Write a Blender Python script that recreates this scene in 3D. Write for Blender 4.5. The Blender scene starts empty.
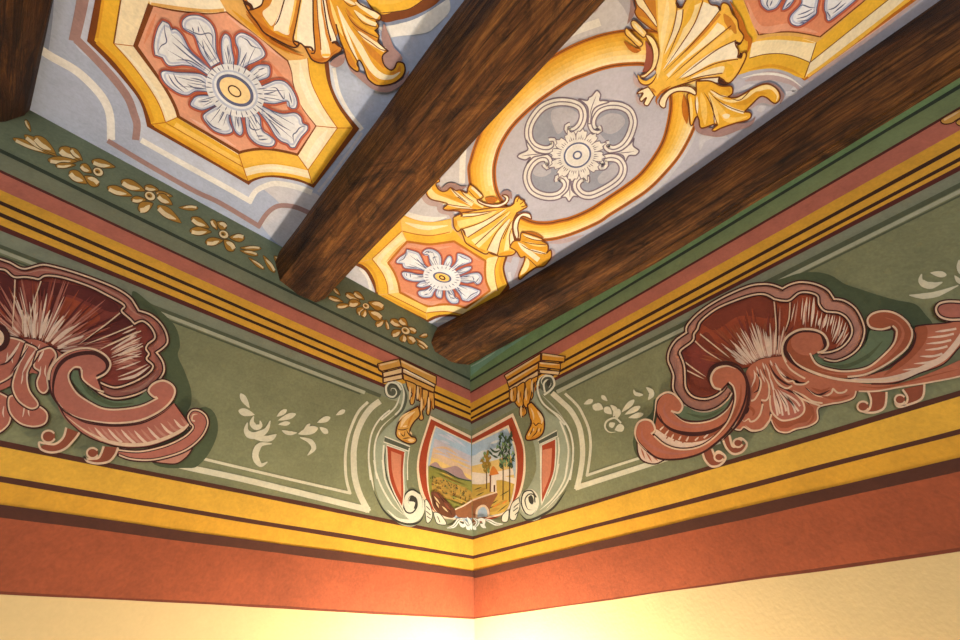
import bpy, bmesh, math, random
from mathutils import Vector, noise
random.seed(7)
C = bpy.context.scene.collection

# ------------------------------------------------------------------ the place
# Corner of a room: the left wall is the plane y = 0, the right wall x = 0, z is height over the floor.
S = 1.6                      # metres per survey unit
EYE = 1.60                   # camera height over the floor
FOC = 403.24                 # focal length in pixels of the 960 x 640 frame
YAW, PITCH, ROLL = (math.radians(a) for a in (44.6528, 40.9609, -2.3617))
CAM = Vector((-0.68566*S, -0.72792*S, EYE))
ZL = 0.752*S + EYE           # ceiling boards left of the middle beam
ZR = 0.768*S + EYE           # ceiling boards between the two right-hand beams
fwd = Vector((math.cos(YAW)*math.cos(PITCH), math.sin(YAW)*math.cos(PITCH), math.sin(PITCH)))
rt = Vector((math.sin(YAW), -math.cos(YAW), 0)); up = rt.cross(fwd)
rt, up = rt*math.cos(ROLL)+up*math.sin(ROLL), up*math.cos(ROLL)-rt*math.sin(ROLL)

PLANES = {  # point, normal into the room
 'left':  (Vector((0,0,0)), Vector((0,-1,0))),
 'right': (Vector((0,0,0)), Vector((-1,0,0))),
 'ceilL': (Vector((0,0,ZL)), Vector((0,0,-1))),
 'ceilR': (Vector((0,0,ZR)), Vector((0,0,-1))),
}
def survey(plane, px, py, off):
    """the point of a wall or ceiling plane measured at this spot of the survey photograph"""
    d = fwd + rt*((px-480)/FOC) - up*((py-320)/FOC)
    p, n = PLANES[plane]
    return CAM + d*((p + n*off - CAM).dot(n)/d.dot(n))

def along(plane, z, u0, u1, n=14):
    """survey readings of a level line at height z (survey units over the eye) on a wall"""
    r = []
    for i in range(n+1):
        u = u0+(u1-u0)*i/n
        d = Vector((u*S, 0, z*S+EYE) if plane == 'left' else (0, u*S, z*S+EYE))-CAM
        k = FOC/d.dot(fwd); r.append((480+d.dot(rt)*k, 320-d.dot(up)*k, False))
    return r

# ------------------------------------------------------------------ pigments
def lin(c):
    c = c/255.0
    return c/12.92 if c <= .04045 else ((c+.055)/1.055)**2.4
_m = {}
def N(nt, t, **kw):
    n = nt.nodes.new(t)
    for k, v in kw.items(): setattr(n, k, v)
    return n
def plaster(name, rgb, var=.15, scale=11, rough=.72, bump=.16, fine=150):
    """lime plaster or fresco pigment: patchy tone, brush grain and a little relief"""
    if name in _m: return _m[name]
    m = bpy.data.materials.new(name); m.use_nodes = True; nt = m.node_tree
    b = nt.nodes['Principled BSDF']; b.inputs['Roughness'].default_value = rough
    b.inputs['Specular IOR Level'].default_value = .3
    g = N(nt, 'ShaderNodeNewGeometry')
    n1 = N(nt, 'ShaderNodeTexNoise'); n1.inputs['Scale'].default_value = scale; n1.inputs['Detail'].default_value = 6; n1.inputs['Roughness'].default_value = .65
    n2 = N(nt, 'ShaderNodeTexNoise'); n2.inputs['Scale'].default_value = fine; n2.inputs['Detail'].default_value = 3
    nt.links.new(g.outputs['Position'], n1.inputs['Vector']); nt.links.new(g.outputs['Position'], n2.inputs['Vector'])
    a = N(nt, 'ShaderNodeMath', operation='ADD'); mm = N(nt, 'ShaderNodeMath', operation='MULTIPLY'); mm.inputs[1].default_value = .5
    nt.links.new(n2.outputs['Fac'], mm.inputs[0]); nt.links.new(n1.outputs['Fac'], a.inputs[0]); nt.links.new(mm.outputs[0], a.inputs[1])
    r = N(nt, 'ShaderNodeMapRange'); r.inputs['From Min'].default_value = .35; r.inputs['From Max'].default_value = 1.15
    r.inputs['To Min'].default_value = 1-var*1.5; r.inputs['To Max'].default_value = 1+var*1.5
    nt.links.new(a.outputs[0], r.inputs['Value'])
    n3 = N(nt, 'ShaderNodeTexNoise'); n3.inputs['Scale'].default_value = 46; n3.inputs['Detail'].default_value = 5; n3.inputs['Roughness'].default_value = .7; n3.inputs['Distortion'].default_value = 1.2
    nt.links.new(g.outputs['Position'], n3.inputs['Vector'])
    r3 = N(nt, 'ShaderNodeMapRange'); r3.inputs['From Min'].default_value = .3; r3.inputs['From Max'].default_value = .7; r3.inputs['To Min'].default_value = 1-var*.5; r3.inputs['To Max'].default_value = 1+var*.5
    nt.links.new(n3.outputs['Fac'], r3.inputs['Value'])
    mu = N(nt, 'ShaderNodeMath', operation='MULTIPLY'); nt.links.new(r.outputs['Result'], mu.inputs[0]); nt.links.new(r3.outputs['Result'], mu.inputs[1])
    v = N(nt, 'ShaderNodeVectorMath', operation='SCALE'); v.inputs[0].default_value = tuple(lin(c) for c in rgb)
    nt.links.new(mu.outputs[0], v.inputs['Scale']); nt.links.new(v.outputs[0], b.inputs['Base Color'])
    if bump:
        bp = N(nt, 'ShaderNodeBump'); bp.inputs['Strength'].default_value = bump; bp.inputs['Distance'].default_value = .004
        nt.links.new(a.outputs[0], bp.inputs['Height']); nt.links.new(bp.outputs['Normal'], b.inputs['Normal'])
    _m[name] = m
    return m
PIG = {}   # pigment name -> sRGB
def pig(k):
    return plaster(k+'_paint', PIG[k], {'frieze': .22, 'terracotta': .24, 'moss': .2, 'strip_green': .2}.get(k, .15), 5 if k in ('frieze', 'terracotta') else 11)

# ------------------------------------------------------------------ brush
def Z(x0, y0, s, txt):
    """parse survey readings 'x,y x,y* ...' (star = sharp corner) taken on an enlargement"""
    out = []
    for t in txt.split():
        c = t.endswith('*'); a, b = t.rstrip('*').split(',')
        out.append((x0+float(a)/s, y0+float(b)/s, c))
    return out
def P(txt): return Z(0, 0, 1, txt)
def _pts(p): return P(p) if isinstance(p, str) else [q if len(q) == 3 else (q[0], q[1], False) for q in p]
def smooth(p, closed, n=6):
    """Catmull-Rom through the readings, broken at sharp corners"""
    p = _pts(p); L = len(p); out = []
    if L < 3: return [(q[0], q[1]) for q in p]
    rng = range(L) if closed else range(L-1)
    for i in rng:
        a, b = p[i], p[(i+1) % L]
        z = p[i-1] if (closed or i) else a
        c = p[(i+2) % L] if (closed or i+2 < L) else b
        if a[2]: z = a
        if b[2]: c = b
        out.append((a[0], a[1]))
        if a[2] and b[2]: continue
        d = math.hypot(b[0]-a[0], b[1]-a[1]); k = max(2, min(n, int(d/1.2)))
        for j in range(1, k):
            t = j/k
            f = lambda q: .5*((2*a[q]) + (b[q]-z[q])*t + (2*z[q]-5*a[q]+4*b[q]-c[q])*t*t + (3*a[q]-z[q]-3*b[q]+c[q])*t**3)
            out.append((f(0), f(1)))
    if not closed: out.append((p[-1][0], p[-1][1]))
    return out
def ell(cx, cy, a, b, ang, n=40, t0=0, t1=360):
    ca, sa = math.cos(math.radians(ang)), math.sin(math.radians(ang)); r = []
    k = n if t1-t0 == 360 else n+1
    for i in range(k):
        t = math.radians(t0+(t1-t0)*i/n); x, y = a*math.cos(t), b*math.sin(t)
        r.append((cx+x*ca-y*sa, cy+x*sa+y*ca, False))
    return r
class Art:
    """paint laid on one plane, coat over coat; build() turns the coats so far into one mesh"""
    def __init__(s, plane, base=0.0006, step=0.00002):
        s.plane, s.off, s.step = plane, base, step; s.keyed = set(); s.clear()
    def clear(s): s.v, s.f, s.fm, s.mats = [], [], [], []
    def _slot(s, col):
        if col not in s.mats: s.mats.append(col)
        return s.mats.index(col)
    def fill(s, pts, col, closed=True, line=None, lw=1.0):
        q = smooth(pts, True)
        s.off += s.step; i0 = len(s.v)
        s.v += [survey(s.plane, x, y, s.off) for x, y in q]
        s.f.append(tuple(range(i0, i0+len(q)))); s.fm.append(s._slot(col))
        if line:
            s.stroke(list(_pts(pts))+[_pts(pts)[0]], lw, line, loop=True)
        return s
    def stroke(s, pts, w, col, taper='', w2=None, loop=False, nolift=False):
        p = _pts(pts)
        cut = [i for i in range(1, len(p)-1) if p[i][2]] if not loop else []
        if cut and not taper and w2 is None:
            if not nolift: s.off += s.step
            for a, b in zip([0]+cut, cut+[len(p)-1]):
                seg = [list(x) for x in p[a:b+1]]
                for e, f in ((0, 1), (-1, -2)):
                    if (e == 0 and a in cut) or (e == -1 and b in cut):
                        dx, dy = seg[e][0]-seg[f][0], seg[e][1]-seg[f][1]; d = math.hypot(dx, dy) or 1
                        seg[e][0] += dx/d*w*.38; seg[e][1] += dy/d*w*.38
                s.off += s.step*.15
                s.stroke([(x[0], x[1], False) for x in seg], w, col, nolift=True)
            return s
        if loop: q = smooth(p[:-1], True); q.append(q[0])
        else: q = smooth(p, False)
        qq = [q[0]]
        for x in q[1:]:
            if math.hypot(x[0]-qq[-1][0], x[1]-qq[-1][1]) > .05: qq.append(x)
        q = qq
        while taper and 1 < len(q) < 7:      # enough points for the brush to swell and thin out
            r2 = []
            for a, b in zip(q, q[1:]): r2 += [a, ((a[0]+b[0])/2, (a[1]+b[1])/2)]
            q = r2+[q[-1]]
        n = len(q)
        if n < 2: return s
        if not nolift: s.off += s.step
        i0 = len(s.v)
        for i, (x, y) in enumerate(q):
            if loop: a, b = q[i-1 if i else n-2], q[(i+1) if i < n-1 else 1]
            else: a, b = q[max(0, i-1)], q[min(n-1, i+1)]
            dx, dy = b[0]-a[0], b[1]-a[1]; d = math.hypot(dx, dy) or 1
            t = i/(n-1); ww = w if w2 is None else w+(w2-w)*t
            if 's' in taper: ww *= min(1, .12+t*2.6)
            if 'e' in taper: ww *= min(1, .12+(1-t)*2.6)
            nx, ny = -dy/d*ww/2, dx/d*ww/2
            s.v.append(survey(s.plane, x+nx, y+ny, s.off)); s.v.append(survey(s.plane, x-nx, y-ny, s.off))
        k = s._slot(col)
        for i in range(n-1):
            a = i0+2*i; s.f.append((a, a+2, a+3, a+1)); s.fm.append(k)
        return s
    def strokes(s, col, w, lst, taper='', **kw):
        s.off += s.step
        for p in lst: s.stroke(p, w, col, taper, nolift=True, **kw)
        return s
    def build_each(s, name, parent=None):
        """one mesh for every separate piece of paint"""
        V, F, M, ms = s.v, s.f, s.fm, s.mats
        root = list(range(len(V)))
        def find(a):
            while root[a] != a: root[a] = root[root[a]]; a = root[a]
            return a
        for f in F:
            for b in f[1:]: root[find(b)] = find(f[0])
        ids = []
        for f in F:
            k = find(f[0])
            if k not in ids: ids.append(k)
        for k in ids:
            s.clear(); mp = {}
            for f, m in zip(F, M):
                if find(f[0]) != k: continue
                for a in f:
                    if a not in mp: mp[a] = len(s.v); s.v.append(V[a])
                s.f.append(tuple(mp[a] for a in f)); s.fm.append(s._slot(ms[m]))
            s.build(name, parent)
    def build(s, name, parent=None):
        loc = parent.location if parent else Vector((0,0,0))
        pl = parent.parent.location if (parent and parent.parent) else Vector((0,0,0))
        top = parent.name if parent else name
        if top.split('.')[0] in ('flower_spray', 'gold_leaf', 'panel_border', 'volute_bracket') and top not in s.keyed and s.f:
            s.keyed.add(top)        # added unseen skirt joining paint and wall: first face's edges extended into the wall
            n = PLANES[s.plane][1]; f0 = s.f[0]; i1 = len(s.v)
            s.v += [s.v[a]-n*(s.off+.0012) for a in f0]
            for i in range(len(f0)):
                j = (i+1) % len(f0); s.f.append((f0[i], f0[j], i1+j, i1+i)); s.fm.append(s.fm[0])
        me = bpy.data.meshes.new(name)
        me.from_pydata([tuple(v-loc-pl) for v in s.v], [], s.f); me.validate()
        for c in s.mats: me.materials.append(pig(c))
        if len(me.polygons) == len(s.fm): me.polygons.foreach_set('material_index', s.fm)
        n = PLANES[s.plane][1]
        bm = bmesh.new(); bm.from_mesh(me)
        for f in bm.faces:
            f.normal_update()
            if f.normal.dot(n) < 0: f.normal_flip()
        bm.to_mesh(me); bm.free()
        o = bpy.data.objects.new(name, me); C.objects.link(o)
        if parent: o.parent = parent
        s.clear(); return o
def tag(o, label=None, cat=None, group=None, kind=None):
    for k, v in (('label', label), ('category', cat), ('group', group), ('kind', kind)):
        if v: o[k] = v
    return o
def thing(name, plane, px, py, label, cat, group=None):
    o = bpy.data.objects.new(name, None); o.empty_display_size = .03; C.objects.link(o)
    o.location = survey(plane, px, py, 0)
    return tag(o, label, cat, group)
def meshobj(name, v, f, mats, fm=None, parent=None, smooth_=False):
    me = bpy.data.meshes.new(name); me.from_pydata([tuple(x) for x in v], [], f)
    for m in mats: me.materials.append(m)
    if fm: me.polygons.foreach_set('material_index', fm)
    if smooth_: me.polygons.foreach_set('use_smooth', [True]*len(me.polygons))
    bm = bmesh.new(); bm.from_mesh(me); bmesh.ops.recalc_face_normals(bm, faces=bm.faces); bm.to_mesh(me); bm.free()
    o = bpy.data.objects.new(name, me); C.objects.link(o)
    if parent: o.parent = parent
    return o

# ================================================================== walls, bands, beams
WALLCREAM = plaster('cream wall plaster', (208,182,130), .05, 6, .8)
def box(name, lo, hi, m):
    (a,b,c),(d,e,f) = lo, hi
    v = [(a,b,c),(d,b,c),(d,e,c),(a,e,c),(a,b,f),(d,b,f),(d,e,f),(a,e,f)]
    o = meshobj(name, v, [(0,1,2,3),(4,5,6,7),(0,1,5,4),(1,2,6,5),(2,3,7,6),(3,0,4,7)], [m]); o['kind'] = 'structure'; return o
box('wall_left', (-3.4, 0, 0), (.12, .12, ZR+.05), WALLCREAM)
box('wall_right', (0, -3.4, 0), (.12, 0, ZR+.05), WALLCREAM)
PIG.update(left_green=(118,122,98), strip_green=(106,116,92), right_green=(118,132,90), moss=(118,146,96), line_green=(50,60,46), maroon=(84,36,30), pink_band=(178,104,86), band_yellow=(212,158,52), band_yellow_low=(214,164,56), band_yellow_deep=(210,154,46), line_black=(58,32,20), band_brown=(78,42,28), terracotta=(150,75,44), terracotta_dark=(110,52,32), frieze=(124,126,92), frieze_line=(82,88,66), grey_green=(126,130,108))
def hand(seed, u, amp):      # a freehand edge
    return amp*(noise.noise(Vector((u*3.1, seed*7.7, 0)))+.5*noise.noise(Vector((u*11, seed*3.3, 5))))
NB = [0]
def bands(name, wall, rows, thick=0, u0=-2.1, label=None):
    """painted horizontal bands of one wall: rows of (z0, z1, pigment, wobble)"""
    v, f, fm, ms = [], [], [], []
    n = 120
    for k, (z0, z1, col, amp) in enumerate(rows):
        if col not in ms: ms.append(col)
        off = .0001+k*.00002+{'1':.0003,'2':.0002,'3':.0003,'4':0,'5':.0002,'6':0}[name[-1]]; i0 = len(v); NB[0] += 1
        for i in range(n+1):
            u = u0*(1-i/n)
            for zz, sd in ((z0, k*2+len(name)), (z1, k*2+1+len(name))):
                z = (zz+hand(sd, u, amp))*S+EYE
                v.append((u*S, -off-thick, z) if wall == 'left' else (-off-thick, u*S, z))
        for i in range(n):
            a = i0+2*i; f.append((a, a+2, a+3, a+1)); fm.append(ms.index(col))
        if thick:      # the plaster edge of a raised band
            for e in (0, 1):
                i1 = len(v)
                for i in range(n+1):
                    x, y, z = v[i0+2*i+e]
                    v.append((x, 0, z) if wall == 'left' else (0, y, z))
                for i in range(n):
                    a, b = i0+2*i+e, i1+i; f.append((a, a+2, b+1, b)); fm.append(ms.index(col))
    o = meshobj(name, v, f, [pig(c) for c in ms], fm); o['kind'] = 'structure'
    return o
G = .0012
for wall, dz, gr, st in (('left', 0, 'left_green', 'strip_green'), ('right', -.006, 'right_green', 'moss')):
    k = 0 if wall == 'left' else 10
    T = lambda i: 'trim_%d' % (k+i)
    bands(T(1), wall, [(.636+dz, .80, st, .0005), (.605+dz, .640+dz, gr, .0005), (.636+dz, .6435+dz, 'line_green', G)])
    bands(T(2), wall, [(.565+dz, .606+dz, 'pink_band', .0008), (.600+dz, .610+dz, 'maroon', .0015)])
    top, l1, l2, lo = (.570, .548, .528, .503) if wall == 'left' else (.561, .536, .516, .4985)
    bands(T(3), wall, [(lo+.006, top, 'band_yellow', .0012), (l1-.0035, l1+.0035, 'line_black', .0009), (l2-.0034, l2+.0034, 'line_black', .0009), (lo, lo+.0085, 'maroon', .0012)])
    bands(T(4), wall, [(.222, .506, 'frieze', .0004), (.480, .505, 'grey_green', .0006)])
    bands(T(5), wall, [(.150, .224, 'band_yellow_low', .0008), (.152, .186, 'band_yellow_deep', .0006), (.2202, .2268, 'band_brown', .0012), (.1825, .1888, 'band_brown', .0016)])
    bands(T(6), wall, [(.0785, .153, 'terracotta', .0012), (.1475, .1605, 'band_brown', .0018), (.0775, .0805, 'terracotta_dark', .0016)], thick=.0015)  # last row: shade under the red band's lip, painted as a dark line

def wood(name, c0, c1, c2):
    m = bpy.data.materials.new(name); m.use_nodes = True; nt = m.node_tree; b = nt.nodes['Principled BSDF']
    b.inputs['Roughness'].default_value = .6; b.inputs['Specular IOR Level'].default_value = .25
    g = N(nt, 'ShaderNodeNewGeometry')
    def nz(sc, vec, det=8, rough=.7, dist=0):
        mp = N(nt, 'ShaderNodeMapping'); mp.inputs['Scale'].default_value = vec; nt.links.new(g.outputs['Position'], mp.inputs['Vector'])
        n = N(nt, 'ShaderNodeTexNoise'); n.inputs['Scale'].default_value = sc; n.inputs['Detail'].default_value = det; n.inputs['Roughness'].default_value = rough; n.inputs['Distortion'].default_value = dist
        nt.links.new(mp.outputs[0], n.inputs['Vector']); return n
    def ramp(n, els):
        r = N(nt, 'ShaderNodeValToRGB'); e = r.color_ramp.elements
        e[0].position, e[0].color = els[0]; e[1].position, e[1].color = els[-1]
        for p, c in els[1:-1]: k = e.new(p); k.color = c
        nt.links.new(n.outputs['Fac'], r.inputs['Fac']); return r
    L4 = lambda c: tuple(lin(x) for x in c)+(1,)
    fibre = nz(9, (9, .55, 9), 10, .72, .6)           # grain running along the log
    knots = nz(9, (1, .6, 1), 9, .74, 2.2)          # mottled adze marks and worm-eaten patches
    big = nz(3.2, (1.3, .5, 1.3), 4, .55, .4)         # sooty stretches
    crack = nz(5, (7, .16, 7), 3, .5, .25)            # long drying cracks
    c = ramp(fibre, [(.30, L4(c0)), (.50, L4(c1)), (.72, L4(c2))])
    def mul(a, bb, f):
        x = N(nt, 'ShaderNodeMixRGB', blend_type='MULTIPLY'); x.inputs['Fac'].default_value = f
        nt.links.new(a.outputs[0], x.inputs['Color1']); nt.links.new(bb.outputs[0], x.inputs['Color2']); return x
    k = (1, 1, 1, 1)
    x = mul(c, ramp(knots, [(.36, (.22, .17, .12, 1)), (.5, (.85, .8, .72, 1)), (.66, (1.25, 1.15, 1, 1))]), .9)
    x = mul(x, ramp(big, [(.38, (.20, .17, .15, 1)), (.52, k), (.7, k)]), .85)
    x = mul(x, ramp(crack, [(.485, k), (.5, (.06, .05, .04, 1)), (.515, k)]), .9)
    nt.links.new(x.outputs[0], b.inputs['Base Color'])
    ad = N(nt, 'ShaderNodeMath', operation='ADD'); nt.links.new(fibre.outputs['Fac'], ad.inputs[0]); nt.links.new(knots.outputs['Fac'], ad.inputs[1])
    bp = N(nt, 'ShaderNodeBump'); bp.inputs['Strength'].default_value = .8; bp.inputs['Distance'].default_value = .009
    nt.links.new(ad.outputs[0], bp.inputs['Height']); nt.links.new(bp.outputs['Normal'], b.inputs['Normal'])
    return m
WOOD = wood('old dark chestnut wood', (32,19,9), (92,56,24), (150,103,50))
def beam(name, prof, label, y0=.06, y1=-2.1, seed=1, rough=.006):
    """a hewn log: closed cross-sections (x, z in survey units) lofted along y with adze wobble"""
    n = 90; v, f = [], []; m = None
    for i in range(n+1):
        y = y0+(y1-y0)*i/n
        p = prof(y); q = []
        for j in range(len(p)):     # subdivide each facet
            a, b = p[j], p[(j+1) % len(p)]
            for t in (0, .25, .5, .75): q.append((a[0]+(b[0]-a[0])*t, a[1]+(b[1]-a[1])*t))
        cx = sum(a for a, b in q)/len(q); cz = sum(b for a, b in q)/len(q); m = len(q)
        for a, b in q:
            k = 1+rough*9*noise.noise(Vector((a*9, y*4+seed*5, b*9)))+rough*4*noise.noise(Vector((a*34, y*9+seed, b*34)))
            top = b > .745
            v.append(((a if top else cx+(a-cx)*k)*S, y*S, (b if top else cz+(b-cz)*k)*S+EYE))
    for i in range(n):
        for j in range(m):
            a = i*m+j; b = i*m+(j+1) % m; f.append((a, b, b+m, a+m))
    f.append(tuple(range(m))); f.append(tuple(n*m+j for j in range(m)))
    o = meshobj(name, v, f, [WOOD])
    loc = Vector((sum(x for x, z in prof(-.5))/len(prof(-.5))*S, -.5*S, .7*S+EYE))
    o.data.transform(__import__('mathutils').Matrix.Translation(-loc)); o.location = loc
    o.data.polygons.foreach_set('use_smooth', [True]*len(o.data.polygons))
    o.data.set_sharp_from_angle(angle=math.radians(32))
    return tag(o, label, 'beam', 'ceiling beams')
def prof_mid(y):
    k = 1+.04*math.sin(y*3+1)
    return [(x-.001*math.sin(y*5), z) for x, z in [(-.580,.775),(-.590,.735),(-.588,.70),(-.566,.656),(-.522,.642),(-.479,.645),(-.463,.668),(-.457,.72),(-.455,.775)]]
def lerp(a, b, t): return a+(b-a)*max(0, min(1, t))
def prof_right(y):
    t = -y
    xl = -.128 if t < 0 else (lerp(-.128, -.084, t/.25) if t < .25 else lerp(-.084, -.046, (t-.25)/.35))
    zb = lerp(.668, .645, t/.55); zc = lerp(.698, .645, t/.6)
    w = -xl
    return [(xl+.002,.775),(xl-.012,.735),(xl-.020,.70),(xl-.006,.676+(zb-.668)*.9),(xl+.42*w,zb),(xl+.66*w,zb+.007),(.012,zc),(.03,.70),(.03,.775)]
def prof_left(y):
    return [(-1.20,.775),(-1.21,.70),(-1.17,.66),(-1.10,.650),(-1.05,.668),(-1.032+.04*y,.70),(-1.026-.05*max(-.3,y),.735),(-1.034-.03*max(-.3,y),.775)]
beam('ceiling_beam', prof_mid, 'dark brown hewn ceiling beam in the middle, between the blue panel and the oval', seed=1)
beam('ceiling_beam.001', prof_right, 'dark brown hewn ceiling beam running tight along the right wall', seed=4, rough=.004)
beam('ceiling_beam.002', prof_left, 'dark brown ceiling beam end in the upper left corner of the photo', seed=9)

# ================================================================== ceiling paintings
def blend(A, a, b, cols, pick=None, n=60, closed=False):
    """strips of blended pigment between two drawn curves, cols from curve a to curve b"""
    def res(p):
        q = smooth(p, closed)
        if closed: q = q+[q[0]]
        L = [0]
        for i in range(1, len(q)): L.append(L[-1]+math.hypot(q[i][0]-q[i-1][0], q[i][1]-q[i-1][1]))
        o = []; j = 0
        for i in range(n+1):
            t = L[-1]*i/n
            while j < len(L)-2 and L[j+1] < t: j += 1
            u = (t-L[j])/max(1e-9, L[j+1]-L[j]); o.append((q[j][0]+(q[j+1][0]-q[j][0])*u, q[j][1]+(q[j+1][1]-q[j][1])*u))
        return o
    pa, pb = res(a), res(b); m = len(cols); A.off += A.step; i0 = len(A.v)
    for p, q in zip(pa, pb):
        for j in range(m+1):
            t = j/m; A.v.append(survey(A.plane, p[0]+(q[0]-p[0])*t, p[1]+(q[1]-p[1])*t, A.off))
    for i in range(n):
        for j in range(m):
            k = i0+i*(m+1)+j
            A.f.append((k, k+1, k+m+2, k+m+1)); c = pick(i/n, j, m) if pick else cols[j]
            A.fm.append(A._slot(c))
    return A
GOLD = ['gold_a', 'gold_b', 'gold_c', 'gold_d', 'gold_e', 'gold_f', 'gold_g']   # deep ochre to cream
PIG.update(gold_a=(214,154,36), gold_b=(220,166,50), gold_c=(227,178,70), gold_d=(232,190,96), gold_e=(235,202,126), gold_f=(236,212,152), gold_g=(235,218,178),
 cream=(231,215,180), pale_cream=(234,223,198), straw=(232,188,98), bright_yellow=(220,171,52), deep_yellow=(208,150,38), orange_ochre=(192,124,40), dark_ochre=(176,102,24),
 umber=(112,58,20), dark_umber=(72,34,18), tan=(214,166,92), salmon=(212,152,124), pink_light=(218,172,154), coral=(208,134,100), rust=(176,88,62), dull_rust=(150,80,62),
 petal=(216,218,223), petal_shade=(176,184,206), slate_blue=(86,92,126), pale_blue=(198,204,218), dark_slate=(78,82,108),
 blue_grey=(167,177,200), sky_grey=(183,190,209), mauve=(152,122,120), soft_mauve=(176,156,158), white_wash=(222,220,216), grey_wash=(190,184,190), grey_light=(194,193,200), grey_mid=(168,166,176), steel=(142,146,160), steel_blue=(124,134,160), ivory=(214,210,204), plum_line=(112,98,112), ring_yellow=(230,202,148))

def petals(A, root, list_, w=1.0, halo=3.4, cx=None, cy=None):
    for p, extra in list_: A.stroke(list(_pts(p))+[_pts(p)[0]], halo*2, 'rust', loop=True)
    A.build('petal_outline', root)
    for p, extra in list_:
        q = _pts(p)
        A.fill(q, 'petal')
        gx, gy = sum(a[0] for a in q)/len(q), sum(a[1] for a in q)/len(q)
        sh = [(gx+(a[0]-gx)*.84, gy+(a[1]-gy)*.84, a[2]) for a in q]
        A.stroke(sh+[sh[0]], 2.0*w, 'petal_shade', loop=True)
        A.stroke(q+[q[0]], 1.1*w, 'slate_blue', loop=True)
        if cx is not None:      # veins running out from the heart of the flower
            vx, vy = gx-cx, gy-cy; L = math.hypot(vx, vy); px, py = -vy/L, vx/L
            wd = max(abs((a[0]-gx)*px+(a[1]-gy)*py) for a in q)
            for k, a0, a1 in ((-.42, .45, 1.1), (.05, .42, .95), (.45, .5, 1.2)):
                A.stroke([(cx+vx*a0+px*k*wd*.55, cy+vy*a0+py*k*wd*.55), (cx+vx*(a0+a1)/2+px*k*wd*.62, cy+vy*(a0+a1)/2+py*k*wd*.62), (cx+vx*a1+px*k*wd*.9, cy+vy*a1+py*k*wd*.9)], .75*w, 'slate_blue', 'se')
        for e in extra: A.stroke(e, 1.3*w, 'slate_blue', 'se')
        A.build('petal', root)

# ---- ceiling boards (plastered between the beams) -----------------
def board(name, x0, x1, z, m):
    y0, y1 = -3.4, 0.02
    v = [(x0,y0,z),(x1,y0,z),(x1,y1,z),(x0,y1,z)]; v += [(a,b,z+.04) for a,b,_ in v]
    o = meshobj(name, v, [(0,1,2,3),(4,5,6,7),(0,1,5,4),(1,2,6,5),(2,3,7,6),(3,0,4,7)], [m]); o['kind'] = 'structure'; return o
PIG.update(ceiling_blue=(163,173,197), ceiling_grey=(178,176,188))
board('ceiling', -2.4, -.82, ZL, plaster('blue grey ceiling plaster', PIG['ceiling_blue'], .14, 5))
board('ceiling', -.82, 0.02, ZR, plaster('warm grey ceiling plaster', PIG['ceiling_grey'], .12, 5))

# ---- left panel -----------------------------------------------------
A = Art('ceilL')
r = thing('painted_border', 'ceilL', 140, 150, 'white and mauve painted border lines around the large octagon on the blue ceiling', 'painted border')
A.fill('60,-8* 84,-8* 74,41 100,67 126,97 136,118 137,140 142,141 220,185 250,201 262,186 285,183 312,190 330,165 360,130 330,60 300,40 100,-20*', 'sky_grey')
A.fill('262,188* 285,184 311,190 330,214 290,248 262,226 266,214 280,205', 'grey_light')
A.fill('310,192* 360,132 345,112 330,70 345,72 380,90 395,95 340,200*', 'blue_grey')
A.build('ground_wash', r)
A.stroke('52,-8 50,20 46,50', 5, 'steel_blue'); A.stroke('84,-8 80,14 74,41*', 13, 'mauve', w2=11)
A.stroke('76,39* 95,58 115,80 128,98 134,114 137,125 135.6,140', 8, 'mauve', w2=7.5)
A.build_each('mauve_line', r)
A.stroke('41,50 52,57 75,70 92,85 104,100 110,116 111,140', 8, 'white_wash')
A.stroke('141,140 180,162 220,184 250,201* 255,192 264,186.5 276,183.5 295,186.5 312,192.5', 5.4, 'white_wash')
A.build_each('white_line', r)
A.stroke('107.5,140.6 150,166 192.5,190 220,203 258.7,226* 265,216 272.5,208.7 281,205.6 295,207 312,214 330,222', 4.8, 'mauve')
A.build_each('mauve_line', r)
A.stroke('333,68 338,92 348,112 362,130', 5, 'white_wash'); A.stroke('330.5,66 335,90 344,110 359,130', 2.5, 'pale_blue')
A.stroke('362,133 340,164 318,192', 2.6, 'grey_light'); A.build_each('white_line', r)

A = Art('ceilL', .0014)
r = thing('painted_ring_frame', 'ceilL', 400, 8, 'yellow painted ring edged in brown, cut by the photo\'s top beside the middle beam', 'painted frame')
A.fill('378,27* 398,24 416,16.5 436,5 447,-8* 450,10 436,26 425,33 400,36 388,38*', 'white_wash')
A.stroke('378,23.5 400,21.5 420,14.5 447,-3', 3.6, 'steel_blue'); A.build_each('white_edge', r)
A.fill('360,-10* 380,20 398,20 417,14.5 434,5.5 446,-6* 440,-10*', 'umber'); A.build('outer_edge', r)
A.fill('360,-10* 378,13 395,11.5 410,8 428,-4* 425,-10*', 'bright_yellow'); A.stroke('380,13 396,11.5 411,8 428,-4', .8, 'dark_umber')
A.stroke('378,2 395,1 408,-4', 5, 'gold_c'); A.build('moulding', r)

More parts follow.
